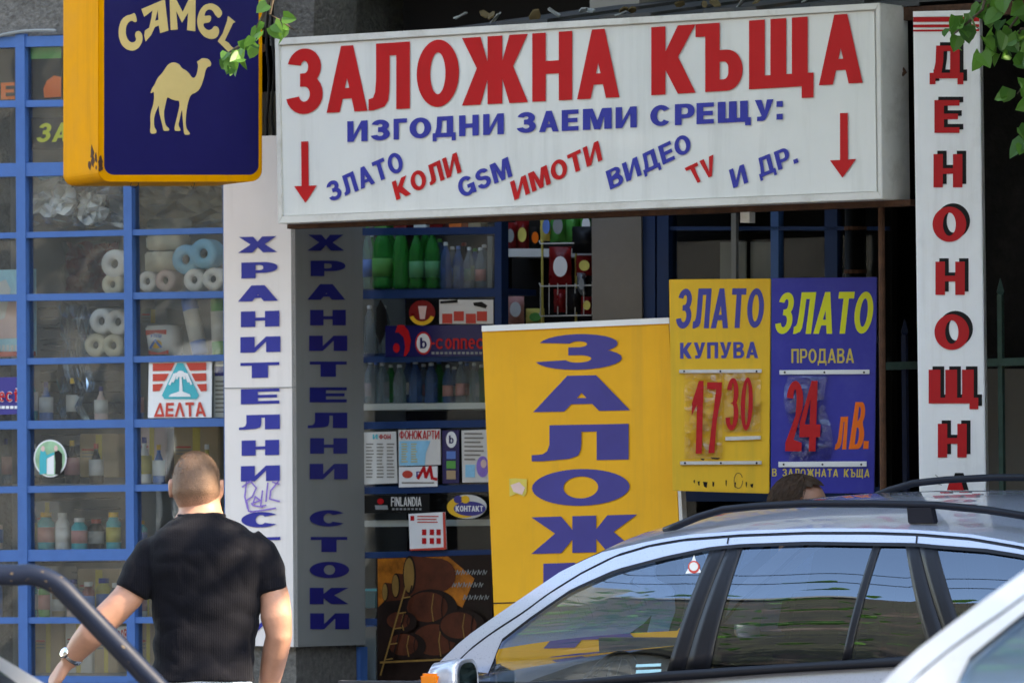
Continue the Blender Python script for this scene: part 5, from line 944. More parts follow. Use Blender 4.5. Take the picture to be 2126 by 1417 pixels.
Q = {
 'front_glass': (cs([(1016, 1420), (1209, 1409), (1385, 1392)]), cs(gtop)),
 'rear_glass': (cs([(1473, 1387), (1748, 1370)]), cs([(1542, 1131), (1680, 1125), (1815, 1126)])),
 'quarter_glass': (cs([(1764, 1368), (1931, 1358)]), cs([(1829, 1130), (1880, 1131)])),
 'boot_glass': (cs([(2012, 1350), (2290, 1330)]), cs([(1943, 1131), (2049, 1139), (2126, 1151), (2215, 1175)])),
 'p1': (cs([(1385, 1392), (1420, 1391)]), cs([(1477, 1135), (1512, 1129)])),
 'p2': (cs([(1422.5, 1391), (1473, 1387)]), cs([(1514, 1129), (1542, 1131)])),
 'p3': (cs([(1748, 1370), (1764, 1368)]), cs([(1815, 1126), (1829, 1130)])),
 'p4': (cs([(1931, 1358), (1972, 1352)]), cs([(1880, 1131), (1905, 1128)])),
 'p5': (cs([(1974.5, 1352), (2012, 1350)]), cs([(1907.5, 1128), (1943, 1131)])),
 'belt': (cs([(1012, 1436), (1400, 1412), (1639, 1394), (1854, 1383), (2300, 1352)]), cs([(1012, 1420), (1209, 1409), (1385, 1392), (1473, 1387), (1748, 1370), (1931, 1358), (2012, 1350), (2296, 1330)])),
 'band': (cs(gtop + [(1542, 1129), (1680, 1124), (1815, 1126), (1905, 1127), (1943, 1131), (2049, 1139), (2126, 1151), (2215, 1175)]), cs([(938, 1386), (976, 1348), (1018, 1316), (1089, 1270), (1138, 1233), (1209, 1189), (1279, 1154), (1350, 1133), (1420, 1121), (1537, 1112), (1673, 1107), (1810, 1107), (1905, 1110), (2015, 1119), (2126, 1138), (2230, 1168)])),
}
SEAM = Q['band'][1]
L0 = cs([(884, 1402), (926, 1360), (962, 1325), (1018, 1285), (1082, 1241), (1166, 1184), (1244, 1147), (1350, 1122), (1420, 1110), (1537, 1101), (1673, 1096), (1810, 1096), (1905, 1099), (2015, 1108), (2126, 1127), (2230, 1157)])
RAIL = [c_plane(x, y, -.615) for x, y in ((1378, 1099), (1400, 1093), (1451, 1072), (1502, 1057), (1571, 1050), (1673, 1045), (1810, 1045), (1946, 1048), (2049, 1058), (2126, 1070), (2200, 1090), (2240, 1112))]
FOOT = [c_plane(x, y, -.615) for x, y in ((1885, 1050), (1938, 1050), (1946, 1086), (1888, 1086))]
COWL = L0[0]
Q['boot_glass'][0].append((1.85, 1.085)); Q['boot_glass'][1].extend([(1.6, 1.262), (1.78, 1.215)])      # the tail, beyond the frame
Q['band'][0].extend([(1.6, 1.262), (1.78, 1.215)]); SEAM.extend([(1.62, 1.285), (1.85, 1.24)]); L0.extend([(1.65, 1.305), (1.92, 1.25)])
Q['belt'][0].append((2.1, 1.07)); Q['belt'][1].append((2.05, 1.095))
def build_car(name, label, mtx, paint, detail=True, glass_f='car_glass', glass_r='dark_car_glass'):
    car = thing(name, label, 'car', mtx=mtx)
    sp = lambda p, sg, off=0: V((p[0], sg * (hw(p[1]) + off), p[1]))
    def strip(key, m, nm, off, n=14, k=8, par=None, sides=(-1, 1), th=0):
        b, t = (resamp(x, n) for x in (Q[key] if isinstance(key, str) else key))
        for sg in sides:
            g = G(); rows = []
            for j in range(k + 1): rows.append([sp((b[i][0] + (t[i][0] - b[i][0]) * j / k, b[i][1] + (t[i][1] - b[i][1]) * j / k), sg, off) for i in range(n)])
            g.grid(rows, m)
            if th:
                ins = [[p - V((0, sg * th, 0)) for p in r] for r in rows]; g.grid(ins, m)
                for a, c in ((rows[0], ins[0]), (rows[-1], ins[-1]), ([r[0] for r in rows], [r[0] for r in ins]), ([r[-1] for r in rows], [r[-1] for r in ins])): g.grid([a, c], m)
            g.build(nm, par or car, smooth=True, local=True)
    n = len(L0)
    # body: doors, wings, bonnet, roof skin
    g = G(); beltb = resamp(Q['belt'][0], 12); xs0 = beltb[0][0]; zb0 = beltb[0][1]
    xf, xr = -2.06, 2.36
    def edge(x):
        if x < xs0: s = (x - xf) / (xs0 - xf); return .70 + (zb0 - .70) * (1 - (1 - s) ** 1.7)
        if x > beltb[-1][0]: return beltb[-1][1] + .0
        for a, b in zip(beltb, beltb[1:]):
            if a[0] <= x <= b[0]: return a[1] + (b[1] - a[1]) * (x - a[0]) / (b[0] - a[0])
        return beltb[-1][1]
    def plan(x):
        k = 1
        if x < -1.45: k = 1 - .42 * ((-1.45 - x) / .61) ** 2.6
        if x > 1.75: k = 1 - .3 * ((x - 1.75) / .61) ** 3
        return k
    xs = [xf + .0, xf + .03, xf + .1, xf + .25, -1.6, -1.4, -1.2, xs0] + [p[0] for p in beltb[1:]] + [2.2, 2.3, xr]
    xs = sorted(set(xs)); zl = lambda x: [edge(x), edge(x) - .05, .86, .72, .56, .4, .22]
    for sg in (-1, 1): g.grid([[V((x, sg * (hw(min(z, 1.0)) + (.004 if i else -.012)) * plan(x), min(z, edge(x) - .012 * i))) for i, z in enumerate(zl(x))] for x in xs], paint)
    for xe in (xf, xr): g.grid([[V((xe, (u * (hw(min(z, 1)) + (.004 if i else -.012)) * plan(xe)), min(z, edge(xe) - .012 * i))) for i, z in enumerate(zl(xe))] for u in (-1, -.5, 0, .5, 1)], paint)
    hx = [x for x in xs if x <= xs0] + [xs0 + .08]; us = [-1, -.94, -.8, -.5, 0, .5, .8, .94, 1]
    g.grid([[V((x - .02 * (1 - u * u), u * (hw(min(edge(x), 1.0)) - .012) * plan(x), edge(x) + .055 * (1 - abs(u) ** 2.5) * min(1, (x - xf) / .3 + .1))) for u in us] for x in hx], paint)
    # underside + cabin floor
    g.face([V((xf + .05, -.7, .22)), V((xr - .05, -.7, .22)), V((xr - .05, .7, .22)), V((xf + .05, .7, .22))], 'dark')
    body = g.build('body', car, smooth=True, local=True)
    # roof and windscreen between the two edge lines
    uu = [-1 + i / 10 for i in range(21)]
    hi = 6
    def cross(i, u):
        x, z = L0[i]; f = min(1, i / hi); cr = .062 if i <= 13 else .062 - .004 * (i - 13)
        base = V((x, u * (hw(z)), z)); e = 1 - abs(u) ** 2.4
        return base + V((-.2 * (1 - f) * (1 - u * u), 0, (.02 + (cr - .02) * f) * e))
    g = G(); g.grid([[cross(i, u) for u in uu] for i in range(hi, n)], paint)
    for sg in (-1, 1): pass
    g.build('roof', car, smooth=True, local=True)
    g = G(); g.grid([[cross(i, u) for u in uu[1:-1]] for i in range(0, hi + 1)], glass_f); g.build('windscreen', car, smooth=True, local=True)
    g = G(); g.grid([[cross(i, u) + V((-.004, 0, .003)) for u in uu[1:-1]] for i in (0, 1)], paint); g.build('cowl', car, smooth=True, local=True)
    # pillars / door frames (paint)
    sm = [(x, z + .006) for x, z in SEAM]
    strip((sm, L0), paint, 'roof_edge', 0.0, n=60, k=3)
    g_lo = Q['band'][0]; strip((g_lo, [(x, z - .003) for x, z in SEAM]), paint, 'door_frame', .004, n=70, k=4)
    strip(([(x, z - .004) for x, z in SEAM], [(x, z + .007) for x, z in SEAM]), 'trim_black', 'drip_groove', -.004, n=60, k=1)
    strip(([(x, z - .009) for x, z in g_lo], [(x, z + .002) for x, z in g_lo]), 'trim_black', 'window_seal', .006, n=70, k=1)
    for a, b in (((1512, 1128), (1515, 1112)), ((1904, 1128), (1906, 1110))):
        c, d = cs([a, b]); strip(([(c[0] - .003, c[1]), (c[0] + .003, c[1])], [(d[0] - .003, d[1]), (d[0] + .003, d[1])]), 'trim_black', 'door_gap', .006, n=2, k=3)
    for k_ in ('p1', 'p2', 'p3', 'p4', 'p5'): strip(k_, 'trim_black', 'pillar_trim', .001, n=4, k=8, th=.03)
    strip('front_glass', glass_f, 'side_window', -.004, n=24, k=12)
    strip('rear_glass', glass_r, 'side_window', -.004, n=20, k=12); strip('quarter_glass', glass_r, 'side_window', -.004, n=10, k=12); strip('boot_glass', glass_r, 'side_window', -.004, n=14, k=12)
    strip('belt', 'trim_black', 'belt_trim', .01, n=30, k=2, th=.03)
    # tailgate
    rx, rz = L0[-1]; zb_ = beltb[-1][1]; tx = beltb[-1][0] + .12
    bq = Q['boot_glass']; strip(([bq[0][-1], (tx, bq[0][-1][1])], [bq[1][-1], (rx, rz)]), paint, 'rear_pillar', .0, n=5, k=6)
    g = G()
    def tail(s, u): x, z = rx + (tx - rx) * s, rz + (zb_ - rz) * s; return V((x + .06 * (1 - u * u), u * hw(z) * (1 - .02 * s), z + .045 * (1 - abs(u) ** 2.4) * (1 - s)))
    g.grid([[tail(s, u) for u in uu] for s in (0, .08)], paint); g.grid([[tail(s, u) for u in uu] for s in (.85, 1.0)], paint)
    g.grid([[tail(1, u) + V((d, 0, -e_)) for u in uu] for d, e_ in ((0, 0), (.06, .03), (.14, .2), (xr - tx - .005, .35))], paint); g.build('tailgate', car, smooth=True, local=True)
    g = G(); g.grid([[tail(s, u) for u in uu[1:-1]] for s in (.08, .3, .6, .85)], glass_r); g.build('rear_window', car, smooth=True, local=True)
    for sg in (-1, 1):
        g = G(); g.box((xr - .05, sg * .68, .78), (.08, .2, .16), 'tail_red'); g.build('tail_light', car, local=True, bevel=.02)
        g = G(); g.box((xf + .09, sg * .52, .64), (.12, .3, .13), 'clear_pet'); g.box((xf + .13, sg * .52, .64), (.1, .28, .12), 'steel'); g.build('headlight', car, local=True, bevel=.02)
        for x in (-.12, .84):
            g = G(); g.tube([V((x - .09, sg * .878, .86)), V((x - .07, sg * .9, .862)), V((x + .07, sg * .9, .864)), V((x + .09, sg * .878, .865))], .014, paint, 8); g.build('door_handle', car, smooth=True, local=True)
    # bumpers
    for xe, s in ((xf, -1), (xr, 1)): g = G(); g.box((xe + s * .02, 0, .42), (.14, 1.4, .22), paint); g.build('bumper', car, local=True, bevel=.05)
    # roof rails
    for sg in (-1, 1):
        g = G(); pts = [V((p.x, sg * abs(p.y), p.z)) for p in RAIL]; g.tube(pts, [.008] + [.0122] * (len(pts) - 2) + [.008], 'rail_black', 12); r = g.build('roof_rail', car, smooth=True, local=True)
        g = G(); f = [V((p.x, sg * (abs(p.y) - .012), p.z)) for p in FOOT]; g.prism(f, (0, sg * .024, 0), 'rail_black'); g.build('foot', r, local=True, bevel=.004)
    # cabin
    g = G(); [g.box((0.1, s * .80, .66), (2.9, .02, .6), 'upholstery') for s in (-1, 1)]; g.box((.2, 0, .3), (3.4, 1.55, .04), 'upholstery'); g.build('door_lining', car, local=True)
    g = G(); g.box((-.95, 0, .8), (.4, 1.5, .26), 'upholstery'); g.build('dashboard', car, local=True, bevel=.05)
    for x, ys in ((.02, (-.37, .37)), (.95, (-.37, .37))):
        for y in ys:
            rot = Matrix.Rotation(R(14), 3, 'Y'); g = G(); g.box((x - .22, y, .5), (.5, .5, .14), 'upholstery'); g.box((x + .06, y, .78), (.12, .48, .6), 'upholstery', rot=rot); s_ = g.build('seat', car, local=True, bevel=.04)
            g = G(); g.box((x + .15, y, 1.14), (.08, .25, .15), 'upholstery', rot=rot); g.build('head_restraint', s_, local=True, bevel=.03)
    g = G(); c = V((-.62, -.37, .84)); q = Matrix.Rotation(R(-65), 3, 'Y'); g.tube([c + q @ V((.185 * cos(a), .185 * sin(a), 0)) for a in [i * pi / 16 for i in range(33)]], .014, 'trim_black', 8, cap=False); g.tube([c, c + q @ V((0, 0, -.2))], .03, 'trim_black', 8); g.tube([c + q @ V((-.18, 0, 0)), c + q @ V((.18, 0, 0))], .016, 'trim_black', 6); g.build('steering_wheel', car, smooth=True, local=True)
    # wheels
    for x in (-1.3, 1.42):
        for sg in (-1, 1):
            c = V((x, sg * .73, .315)); ax = V((0, sg, 0))
            g = G(); g.lathe(c, [(.2, -.1), (.3, -.1), (.315, -.07), (.315, .07), (.3, .1), (.21, .1), (.2, .08), (.2, -.1)], 'rubber', 32, ax); wh = g.build('wheel', car, smooth=True, local=True)
            g = G(); g.lathe(c, [(.205, .06), (.19, .085), (.05, .1), (.0, .1)], 'steel', 24, ax); g.build('rim', wh, local=True)
            g = G(); g.lathe(c + V((0, sg * .06, 0)), [(.36, .0), (.36, .09), (.32, .09), (.32, .0)], 'dark', 28, ax); g.build('wheel_arch', car, local=True)
    # mirrors
    for sg in (-1, 1):
        mp = c_plane(965, 1412, -.96); c = V((mp.x, sg * .96, mp.z)); g = G()
        def mr(dx, k): return [c + V((dx, sg * .062 * k * (abs(cos(a)) ** .7) * (1 if cos(a) > 0 else -1), .07 * k * (abs(sin(a)) ** .7) * (1 if sin(a) > 0 else -1))) for a in [i * 2 * pi / 24 for i in range(24)]]
        g.rings([mr(.0, .9), mr(.012, 1.0), mr(-.03, 1.0), mr(-.1, .85), mr(-.135, .35)], paint, cap=True); mm = g.build('mirror', car, smooth=True, local=True)
        g = G(); g.face(mr(.0135, .84), 'mirror_glass'); g.build('mirror_glass', mm, local=True)
        g = G(); g.tube([c + V((-.06, -sg * .04, -.05)), c + V((-.05, -sg * .14, -.07))], .022, 'trim_black', 8); g.build('arm', mm, local=True)
        g = G(); g.box(c + V((-.095, sg * .05, .008)), (.07, .03, .04), 'amber'); g.build('indicator', mm, local=True, bevel=.008)
    return car
silver = build_car('station_wagon', 'silver station wagon with black roof rails parked half on the pavement', CM4, 'silver_paint')
# stickers on the driver's window
def on_glass(pts, m, off): return [V((x, -(hw(z) + off), z)) for x, z in cs(pts)]
st = None
g = G()
for p, m, o in (([(1440, 1151), (1447, 1172), (1456, 1188), (1422, 1190), (1432, 1172)], 'white', -.0025), (ell(1440, 1176, 12, 13), 'brick_red', -.0015), (ell(1440, 1175, 9, 9), 'paper', -.0005)): g.face(on_glass(p, m, o), m)
g.build('window_sticker', silver, local=True, merge=False, label='white triangular badge sticker with red shield')
g = G()
for y0, y1, m, o in ((1376, 1384, 'sky_poster', -.0025), (1388, 1397, 'sky_poster', -.0025), (1379, 1381, 'white', -.0015)): g.face(on_glass([(1320, y0 + 2), (1372, y0), (1371, y1 - 2), (1319, y1)], m, o), m)
g.build('window_sticker', silver, local=True, merge=False, label='small pale blue striped sticker')
# white car close to the camera on the right
la, lb = L0[1], L0[4]
def place(local, px, py, yaw, s=1.0):
    r = Matrix.Rotation(R(-yaw), 4, 'Z') @ Matrix.Scale(s, 4); q = r @ local; d = 8.0
    while d < 19 and pt(px, py, d).z > q.z: d += .02       # the distance at which the car stands on the road
    t = pt(px, py, d) - q; return Matrix.Translation(V((t.x, t.y, .002))) @ r
wc = V((L0[3][0], -hw(L0[3][1]), L0[3][1]))
WCM = place(wc, 1985, 1289, 50, 1.1)
white = build_car('white_car', 'white car close up with its blown out windscreen pillar in the sun', WCM, 'white_paint')
tl = V((2.03, .66, 1.2))
WC2 = place(tl, -92, 1345, 33, .985)
white2 = build_car('white_car', 'white car whose tail peeks in beside the black bent tube', WC2, 'white_paint')

# ================================================================== BLACK TUBE BARRIER
tb = thing('tube_barrier', 'black bent steel tube barrier with chipped paint in the foreground', 'barrier', (pt(330, 1417, 15.4).x, 15.4, 0))
yT = 15.4; r_ = 22.5 * yT / F
pts = [pt(-420, 1182, yT), pt(-200, 1186, yT), pt(0, 1192, yT), pt(40, 1193, yT)]
for a in range(0, 51, 5): c = pt(52, 1310, yT); rr = 118 * yT / F; pts.append(c + V((rr * sin(R(a)), 0, rr * cos(R(a)))))
e1 = pt(330, 1428, yT); dn = (e1 - pts[-1]).normalized(); pts += [pts[-1].lerp(e1, s) for s in (.25, .5, .75, 1)]
k = (pts[-1].z) / -dn.z; pts.append(pts[-1] + dn * k)
g = G(); g.tube(pts, r_, 'tube_paint', 20); g.build('tube', tb, smooth=True)
p0 = pts[0]; g = G(); g.tube([p0, V((p0.x - .08, yT, p0.z - .02)), V((p0.x - .1, yT, p0.z - .1)), V((p0.x - .1, yT, 0))], r_, 'tube_paint', 16); g.build('post', tb, smooth=True)
g = G(); g.lathe(V((pts[-1].x, yT, 0)), [(.07, 0), (.07, .012), (.02, .014)], 'tube_paint', 16); g.build('base_plate', tb)
rn = random.Random(6); g = G(); lens = [pts[i] for i in range(2, len(pts) - 1)]
for i in range(12):
    j = rn.randrange(len(lens) - 1); s = rn.random(); p = lens[j].lerp(lens[j + 1], s); d = (lens[j + 1] - lens[j]).normalized(); a = rn.uniform(-1.1, 1.1); nrm = (V((0, -1, 0)) * cos(a) + d.cross(V((0, 1, 0))) * sin(a)).normalized(); c = p + nrm * (r_ + .0004); q = nrm.cross(d); z = rn.uniform(.0015, .0045)
    g.face([c + d * (z * cos(b) * rn.uniform(.7, 1.6)) + q * (z * .6 * sin(b)) for b in [h * pi / 3 for h in range(6)]], 'fleck')
g.build('chipped_paint', tb, merge=False)

# ================================================================== PEOPLE
def ring(c, ax, ay, n=24, p=2.0): return [V(c) + ax * (abs(cos(a)) ** (2 / p) * (1 if cos(a) >= 0 else -1)) + ay * (abs(sin(a)) ** (2 / p) * (1 if sin(a) >= 0 else -1)) for a in [2 * pi * i / n for i in range(n)]]
def head_pt(u, v_, off=0):
    """u longitude (0 = face, front is +y), v latitude; head about 0.23 m tall"""
    d = V((sin(u) * cos(v_), cos(u) * cos(v_), sin(v_))); d = d * (abs(d.x) ** 2.25 + abs(d.y) ** 2.25 + abs(d.z) ** 2.25) ** (-1 / 2.25)
    x, y, z = d.x * (.076 + off), d.y * (.097 + off), d.z * (.116 + off)
    if z < -.02:
        t = min(1, (-.02 - z) / .09); x *= 1 - .3 * t; y = y * (1 - .12 * t) + (.012 * t if d.y > 0 else .035 * t)
    if d.y > 0:
        y -= .012 * max(0, 1 - abs(x) / .06) * 0
        fx = math.exp(-(x / .013) ** 2); y += fx * .026 * math.exp(-((z + .022) / .024) ** 2)      # nose
        y -= .012 * (math.exp(-((abs(x) - .032) / .016) ** 2)) * math.exp(-((z - .008) / .014) ** 2)   # eye sockets
        y += .005 * math.exp(-((z - .028) / .01) ** 2) * math.exp(-(x / .05) ** 2)      # brow
        y += .006 * math.exp(-(x / .022) ** 2) * math.exp(-((z + .062) / .009) ** 2)    # lips
        y += .008 * math.exp(-(x / .024) ** 2) * math.exp(-((z + .098) / .016) ** 2)    # chin
    if d.y < 0: y -= .006 * max(0, cos(v_ * 1.6 - .35))
    return V((x, y, z))
def head_rings(c, q, off=0, n=40, k=26): return [[c + q @ head_pt(2 * pi * i / n, -pi / 2 + pi * (j + .5) / k, off) for i in range(n)] for j in range(k)]
def hair_cap(g, c, q, test, m, off, n=64, k=40, jit=0, seed=1):
    rn = random.Random(seed); P = {}
    def p(i, j):
        i %= n
        if (i, j) not in P: P[i, j] = c + q @ head_pt(2 * pi * i / n, -pi / 2 + pi * j / k, off + rn.uniform(-jit, jit))
        return P[i, j]
    for j in range(k):
        for i in range(n):
            l = head_pt(2 * pi * (i + .5) / n, -pi / 2 + pi * (j + .5) / k)
            if test(l): g.face([p(i, j), p(i + 1, j), p(i + 1, j + 1), p(i, j + 1)], m)
def hand(g, w_, d, side, nrm, m, curl=.5, s=1.0):
    """w_ wrist, d pointing to the fingertips, side towards the thumb, nrm back of the hand"""
    d = d.normalized(); side = (side - d * side.dot(d)).normalized(); nrm = (nrm - d * nrm.dot(d) - side * nrm.dot(side)).normalized()
    g.rings([ring(w_ + d * a * s, side * b * s, nrm * c * s, 16, 2.6) for a, b, c in ((-.02, .027, .021), (.01, .030, .019), (.045, .041, .017), (.085, .043, .014), (.098, .04, .011))], m)
    for k, (o, l, r) in enumerate(((.031, .075, .0092), (.0105, .084, .0095), (-.0105, .078, .009), (-.030, .06, .008))):
        p = w_ + (d * .088 + side * o) * s; pts = [p - d * .012 * s, p]; a = .12 + .1 * k * curl
        for seg in (.42, .32, .26):
            a += curl * .55; dd = d * cos(a) - nrm * sin(a) + side * o * .8; pts.append(pts[-1] + dd.normalized() * l * seg * s)
        g.tube(pts, [r * s, r * s, r * .98 * s, r * .9 * s, r * .6 * s], m, 10)
    p = w_ + (d * .022 + side * .026) * s; q1 = p + (d * .035 + side * .03 - nrm * .008) * s; q2 = q1 + (d * .032 + side * .008 - nrm * .01) * s
    g.tube([p - side * .012 * s, p, q1, q2, q2 + (d * .014 - nrm * .004) * s], [.014 * s, .0145 * s, .0115 * s, .0105 * s, .007 * s], m, 10)
DM = 20.8
def mp(px, py, dy=0): return pt(px, py, DM) + V((0, dy, 0))
ms_ = DM / F
base = mp(425, 1000); man = thing('person', 'short haired man in a black T-shirt seen from behind, arms hanging', 'person', (base.x, DM, 0))
X, Y, Z = V((1, 0, 0)), V((0, 1, 0)), V((0, 0, 1))
hc = mp(406, 1013, .03); hq = Matrix.Rotation(R(4), 3, 'Z') @ Matrix.Rotation(R(-6), 3, 'X')
TOR = [(1064, 418, 44, .062, 0), (1074, 419, 50, .07, 0), (1086, 420, 74, .085, -.005), (1098, 421, 92, .1, -.01), (1118, 424, 113, .115, -.01), (1150, 427, 126, .125, -.01), (1190, 429, 124, .13, 0), (1240, 430, 114, .125, .005), (1300, 428, 108, .118, .01), (1350, 423, 104, .115, .01), (1413, 420, 107, .124, 0)]
LA = [(318, 1146, 38), (292, 1190, 38), (266, 1238, 32), (243, 1262, 31), (216, 1288, 31), (190, 1315, 31), (168, 1338, 27), (148, 1362, 21), (138, 1374, 19)]
RA = [(536, 1144, 38), (556, 1190, 37), (571, 1240, 31), (574, 1280, 33), (580, 1318, 28), (572, 1352, 28), (562, 1395, 25), (552, 1440, 20), (545, 1478, 18)]
ldy = [0, 0, -.01, -.02, -.02, .0, .03, .05, .06]; rdy = [0, 0, -.02, -.03, -.03, .0, .05, .1, .13]
hipz = mp(420, 1402).z
g = G()
g.rings(head_rings(hc, hq), 'skin')
for sg in (-1, 1):
    for a, b, r in ((0, 0, 1), (.008, .012, .8)):
        c = hc + hq @ V((sg * (.084 + a * .3), -.006 - a, -.004 + b)); g.rings([[c + hq @ (V((sg * .011 * (1 if j else .3) * (.9 if j < 2 else .3), 0, 0)) * (j - .5) + V((0, .016 * cos(t) * r * (1 if j < 2 else .8), .03 * sin(t) * r))) for t in [i * 2 * pi / 14 for i in range(14)]] for j in range(3)], 'skin')
g.rings([ring(mp(413 + (1005 - y) * -.04, y, .025 - (y - 1030) * .0003), X * (w_ * ms_), Y * d, 24) for y, w_, d in ((1010, 41, .06), (1040, 42, .062), (1062, 46, .066), (1085, 62, .075), (1100, 90, .08))], 'skin')
g.rings([ring(mp(cx, y, dy), X * (w_ - 8) * ms_, Y * (d - .012), 24, 2.3) for y, cx, w_, d, dy in TOR[2:]] + [ring(V((mp(420, 1400).x, DM, hipz - a)), X * .17, Y * .12, 24, 2.3) for a in (.08, .16, .2)], 'skin')
for A, dy in ((LA, ldy), (RA, rdy)): g.tube([mp(x, y, d) for (x, y, r), d in zip(A, dy)], [(r - (5 if i < 2 else 0)) * ms_ for i, (x, y, r) in enumerate(A)], 'skin', 18)
wl = mp(136, 1377, .062); hand(g, wl, mp(104, 1420, .09) - wl, V((-.3, .9, .3)), V((-.8, -.4, .5)), 'skin', .55, .98)
wr_ = mp(543, 1485, .135); hand(g, wr_, mp(534, 1540, .17) - wr_, V((-.5, .85, 0)), V((.9, .2, .2)), 'skin', .6, .98)
for sg in (-1, 1):
    hx_ = base.x + sg * .09; g.rings([ring(V((hx_ + sg * o, DM + dy, z)), X * r, Y * r * 1.08, 18) for z, r, o, dy in ((hipz - .1, .085, 0, 0), (hipz - .3, .078, .01, .0), (.52, .055, .03, .01), (.4, .055, .035, -.01), (.12, .038, .04, -.01), (.06, .04, .04, .0))], 'skin')
body = g.build('body', man, smooth=True); remesh(body, .0055, 8)
g = G(); hair_cap(g, hc, hq, lambda l: (l.y < -.02 and l.z > -.07 - .2 * max(0, abs(l.x) - .05)) or (l.y >= -.02 and l.z > .022 + .25 * max(0, l.y) + .3 * max(0, .0 - l.y)), 'fade_hair', .0035, jit=.0006); g.build('hair', man, smooth=True)
rn = random.Random(12); g = G()
for i in range(5200):                      # cropped hairs standing on the scalp
    u, v_ = rn.uniform(0, 2 * pi), rn.uniform(-.7, 1.5); l = head_pt(u, v_, .003)
    if not (l.y < .0 and l.z > -.045 or l.z > .035): continue
    nrm = V((l.x * 1.6, l.y, l.z)).normalized(); ln_ = (.0055 if l.z > .04 else .0025) * rn.uniform(.7, 1.4); dn_ = (nrm + V((rn.uniform(-.5, .5), rn.uniform(-.9, .1), rn.uniform(-.7, .2)))).normalized(); sd_ = dn_.orthogonal().normalized() * .0009
    g.face([hc + hq @ (l + sd_), hc + hq @ (l - sd_), hc + hq @ (l + dn_ * ln_)], 'stubble')
g.build('cropped_hairs', man, merge=False)
for sg in (-1, 1):
    g = G(); c = hc + hq @ V((sg * .0305, .084, .006)); g.rings([ring(c + V((0, 0, .011 * sin(t))), X * .011 * cos(t) + X * 1e-4, Y * .011 * cos(t) + Y * 1e-4, 12) for t in (-1.4, -.7, 0, .7, 1.4)], 'white'); g.build('eye', man, smooth=True)
# shirt
def shirt_noise(o, amp, fine):
    me = o.data; me.update()
    for v in me.vertices:
        w_ = o.parent.matrix_world @ v.co if False else v.co; n1 = noise.noise(V((w_.x * 7, w_.y * 7, w_.z * 16))) * amp + abs(noise.noise(V((w_.x * 9 + w_.z * 14, w_.y * 6, w_.z * 9 - w_.x * 10)))) * amp * 1.2 - noise.noise(V((w_.x * 30, w_.y * 30, w_.z * 45))) * fine
        low = max(0, min(1, (1.35 - w_.z) / .3)); n1 += low * .0025 * sin(w_.z * 70 + w_.x * 26 + 3 * noise.noise(w_ * 6)); v.co = v.co + v.normal * n1
g = G()
g.rings([ring(mp(cx, y, dy), X * w_ * ms_, Y * d, 32, 2.35) for y, cx, w_, d, dy in TOR], 'jersey')
g.tube([mp(*p, d) for p, d in (((345, 1132), 0), ((316, 1150), 0), ((293, 1192), -.005), ((274, 1229), -.012))], [p * ms_ for p in (32, 42, 41, 37)], 'jersey', 20)
g.tube([mp(*p, d) for p, d in (((512, 1126), 0), ((534, 1148), 0), ((553, 1190), -.008), ((564, 1231), -.018))], [p * ms_ for p in (34, 42, 40, 35)], 'jersey', 20)
sh_ = g.build('t_shirt', man, smooth=True); remesh(sh_, .006, 10); shirt_noise(sh_, .0062, .0006)
g = G(); g.tube([mp(418 + 46 * sin(a), 1070 + 7 * -cos(a) * 0 + 3 * cos(a), -.064 * cos(a) + .004) for a in [i * 2 * pi / 24 for i in range(25)]], .0085, 'jersey', 8, cap=False); g.build('collar', man, smooth=True)
# trousers, shoes, watch
g = G(); zc_ = hipz
g.rings([ring(V((mp(420, 1400).x, DM, z)), X * a, Y * b, 28, 2.4) for z, a, b in ((zc_ - .005, .16, .11), (zc_ - .06, .172, .125), (zc_ - .14, .176, .13), (zc_ - .2, .16, .12))], 'pale_denim')
for sg in (-1, 1): g.rings([ring(V((base.x + sg * (.09 + o), DM + dy, z)), X * r, Y * r * 1.1, 20) for z, r, o, dy in ((zc_ - .12, .095, 0, 0), (zc_ - .3, .09, .01, 0), (.55, .075, .03, .01), (.35, .07, .035, 0), (.06, .066, .04, -.01))], 'pale_denim')
tr = g.build('trousers', man, smooth=True); remesh(tr, .008, 8)
for sg in (-1, 1):
    g = G(); c = V((base.x + sg * .13, DM + .06, 0)); g.rings([ring(c + V((0, .0, z)), X * a, Y * b, 20, 2.4) for z, a, b in ((.0, .046, .135), (.03, .05, .14), (.06, .045, .125), (.1, .038, .06))], 'black'); g.build('shoe', man, smooth=True)
g = G(); wa, wb = mp(152, 1358, .05), mp(143, 1369, .056); dw_ = (wb - wa).normalized(); g.lathe(wa, [(.0345, 0), (.036, .002), (.036, .017), (.0345, .019)], 'steel', 24, dw_); wt = g.build('wristwatch', man, smooth=True)
g = G(); cdir = (V((-.75, -.65, .35)) - dw_ * V((-.75, -.65, .35)).dot(dw_)).normalized(); g.lathe(wa + dw_ * .009 + cdir * .033, [(.0, 0), (.019, 0), (.02, .005), (.016, .009), (0, .009)], 'steel', 20, cdir); g.build('watch_case', wt, smooth=True)
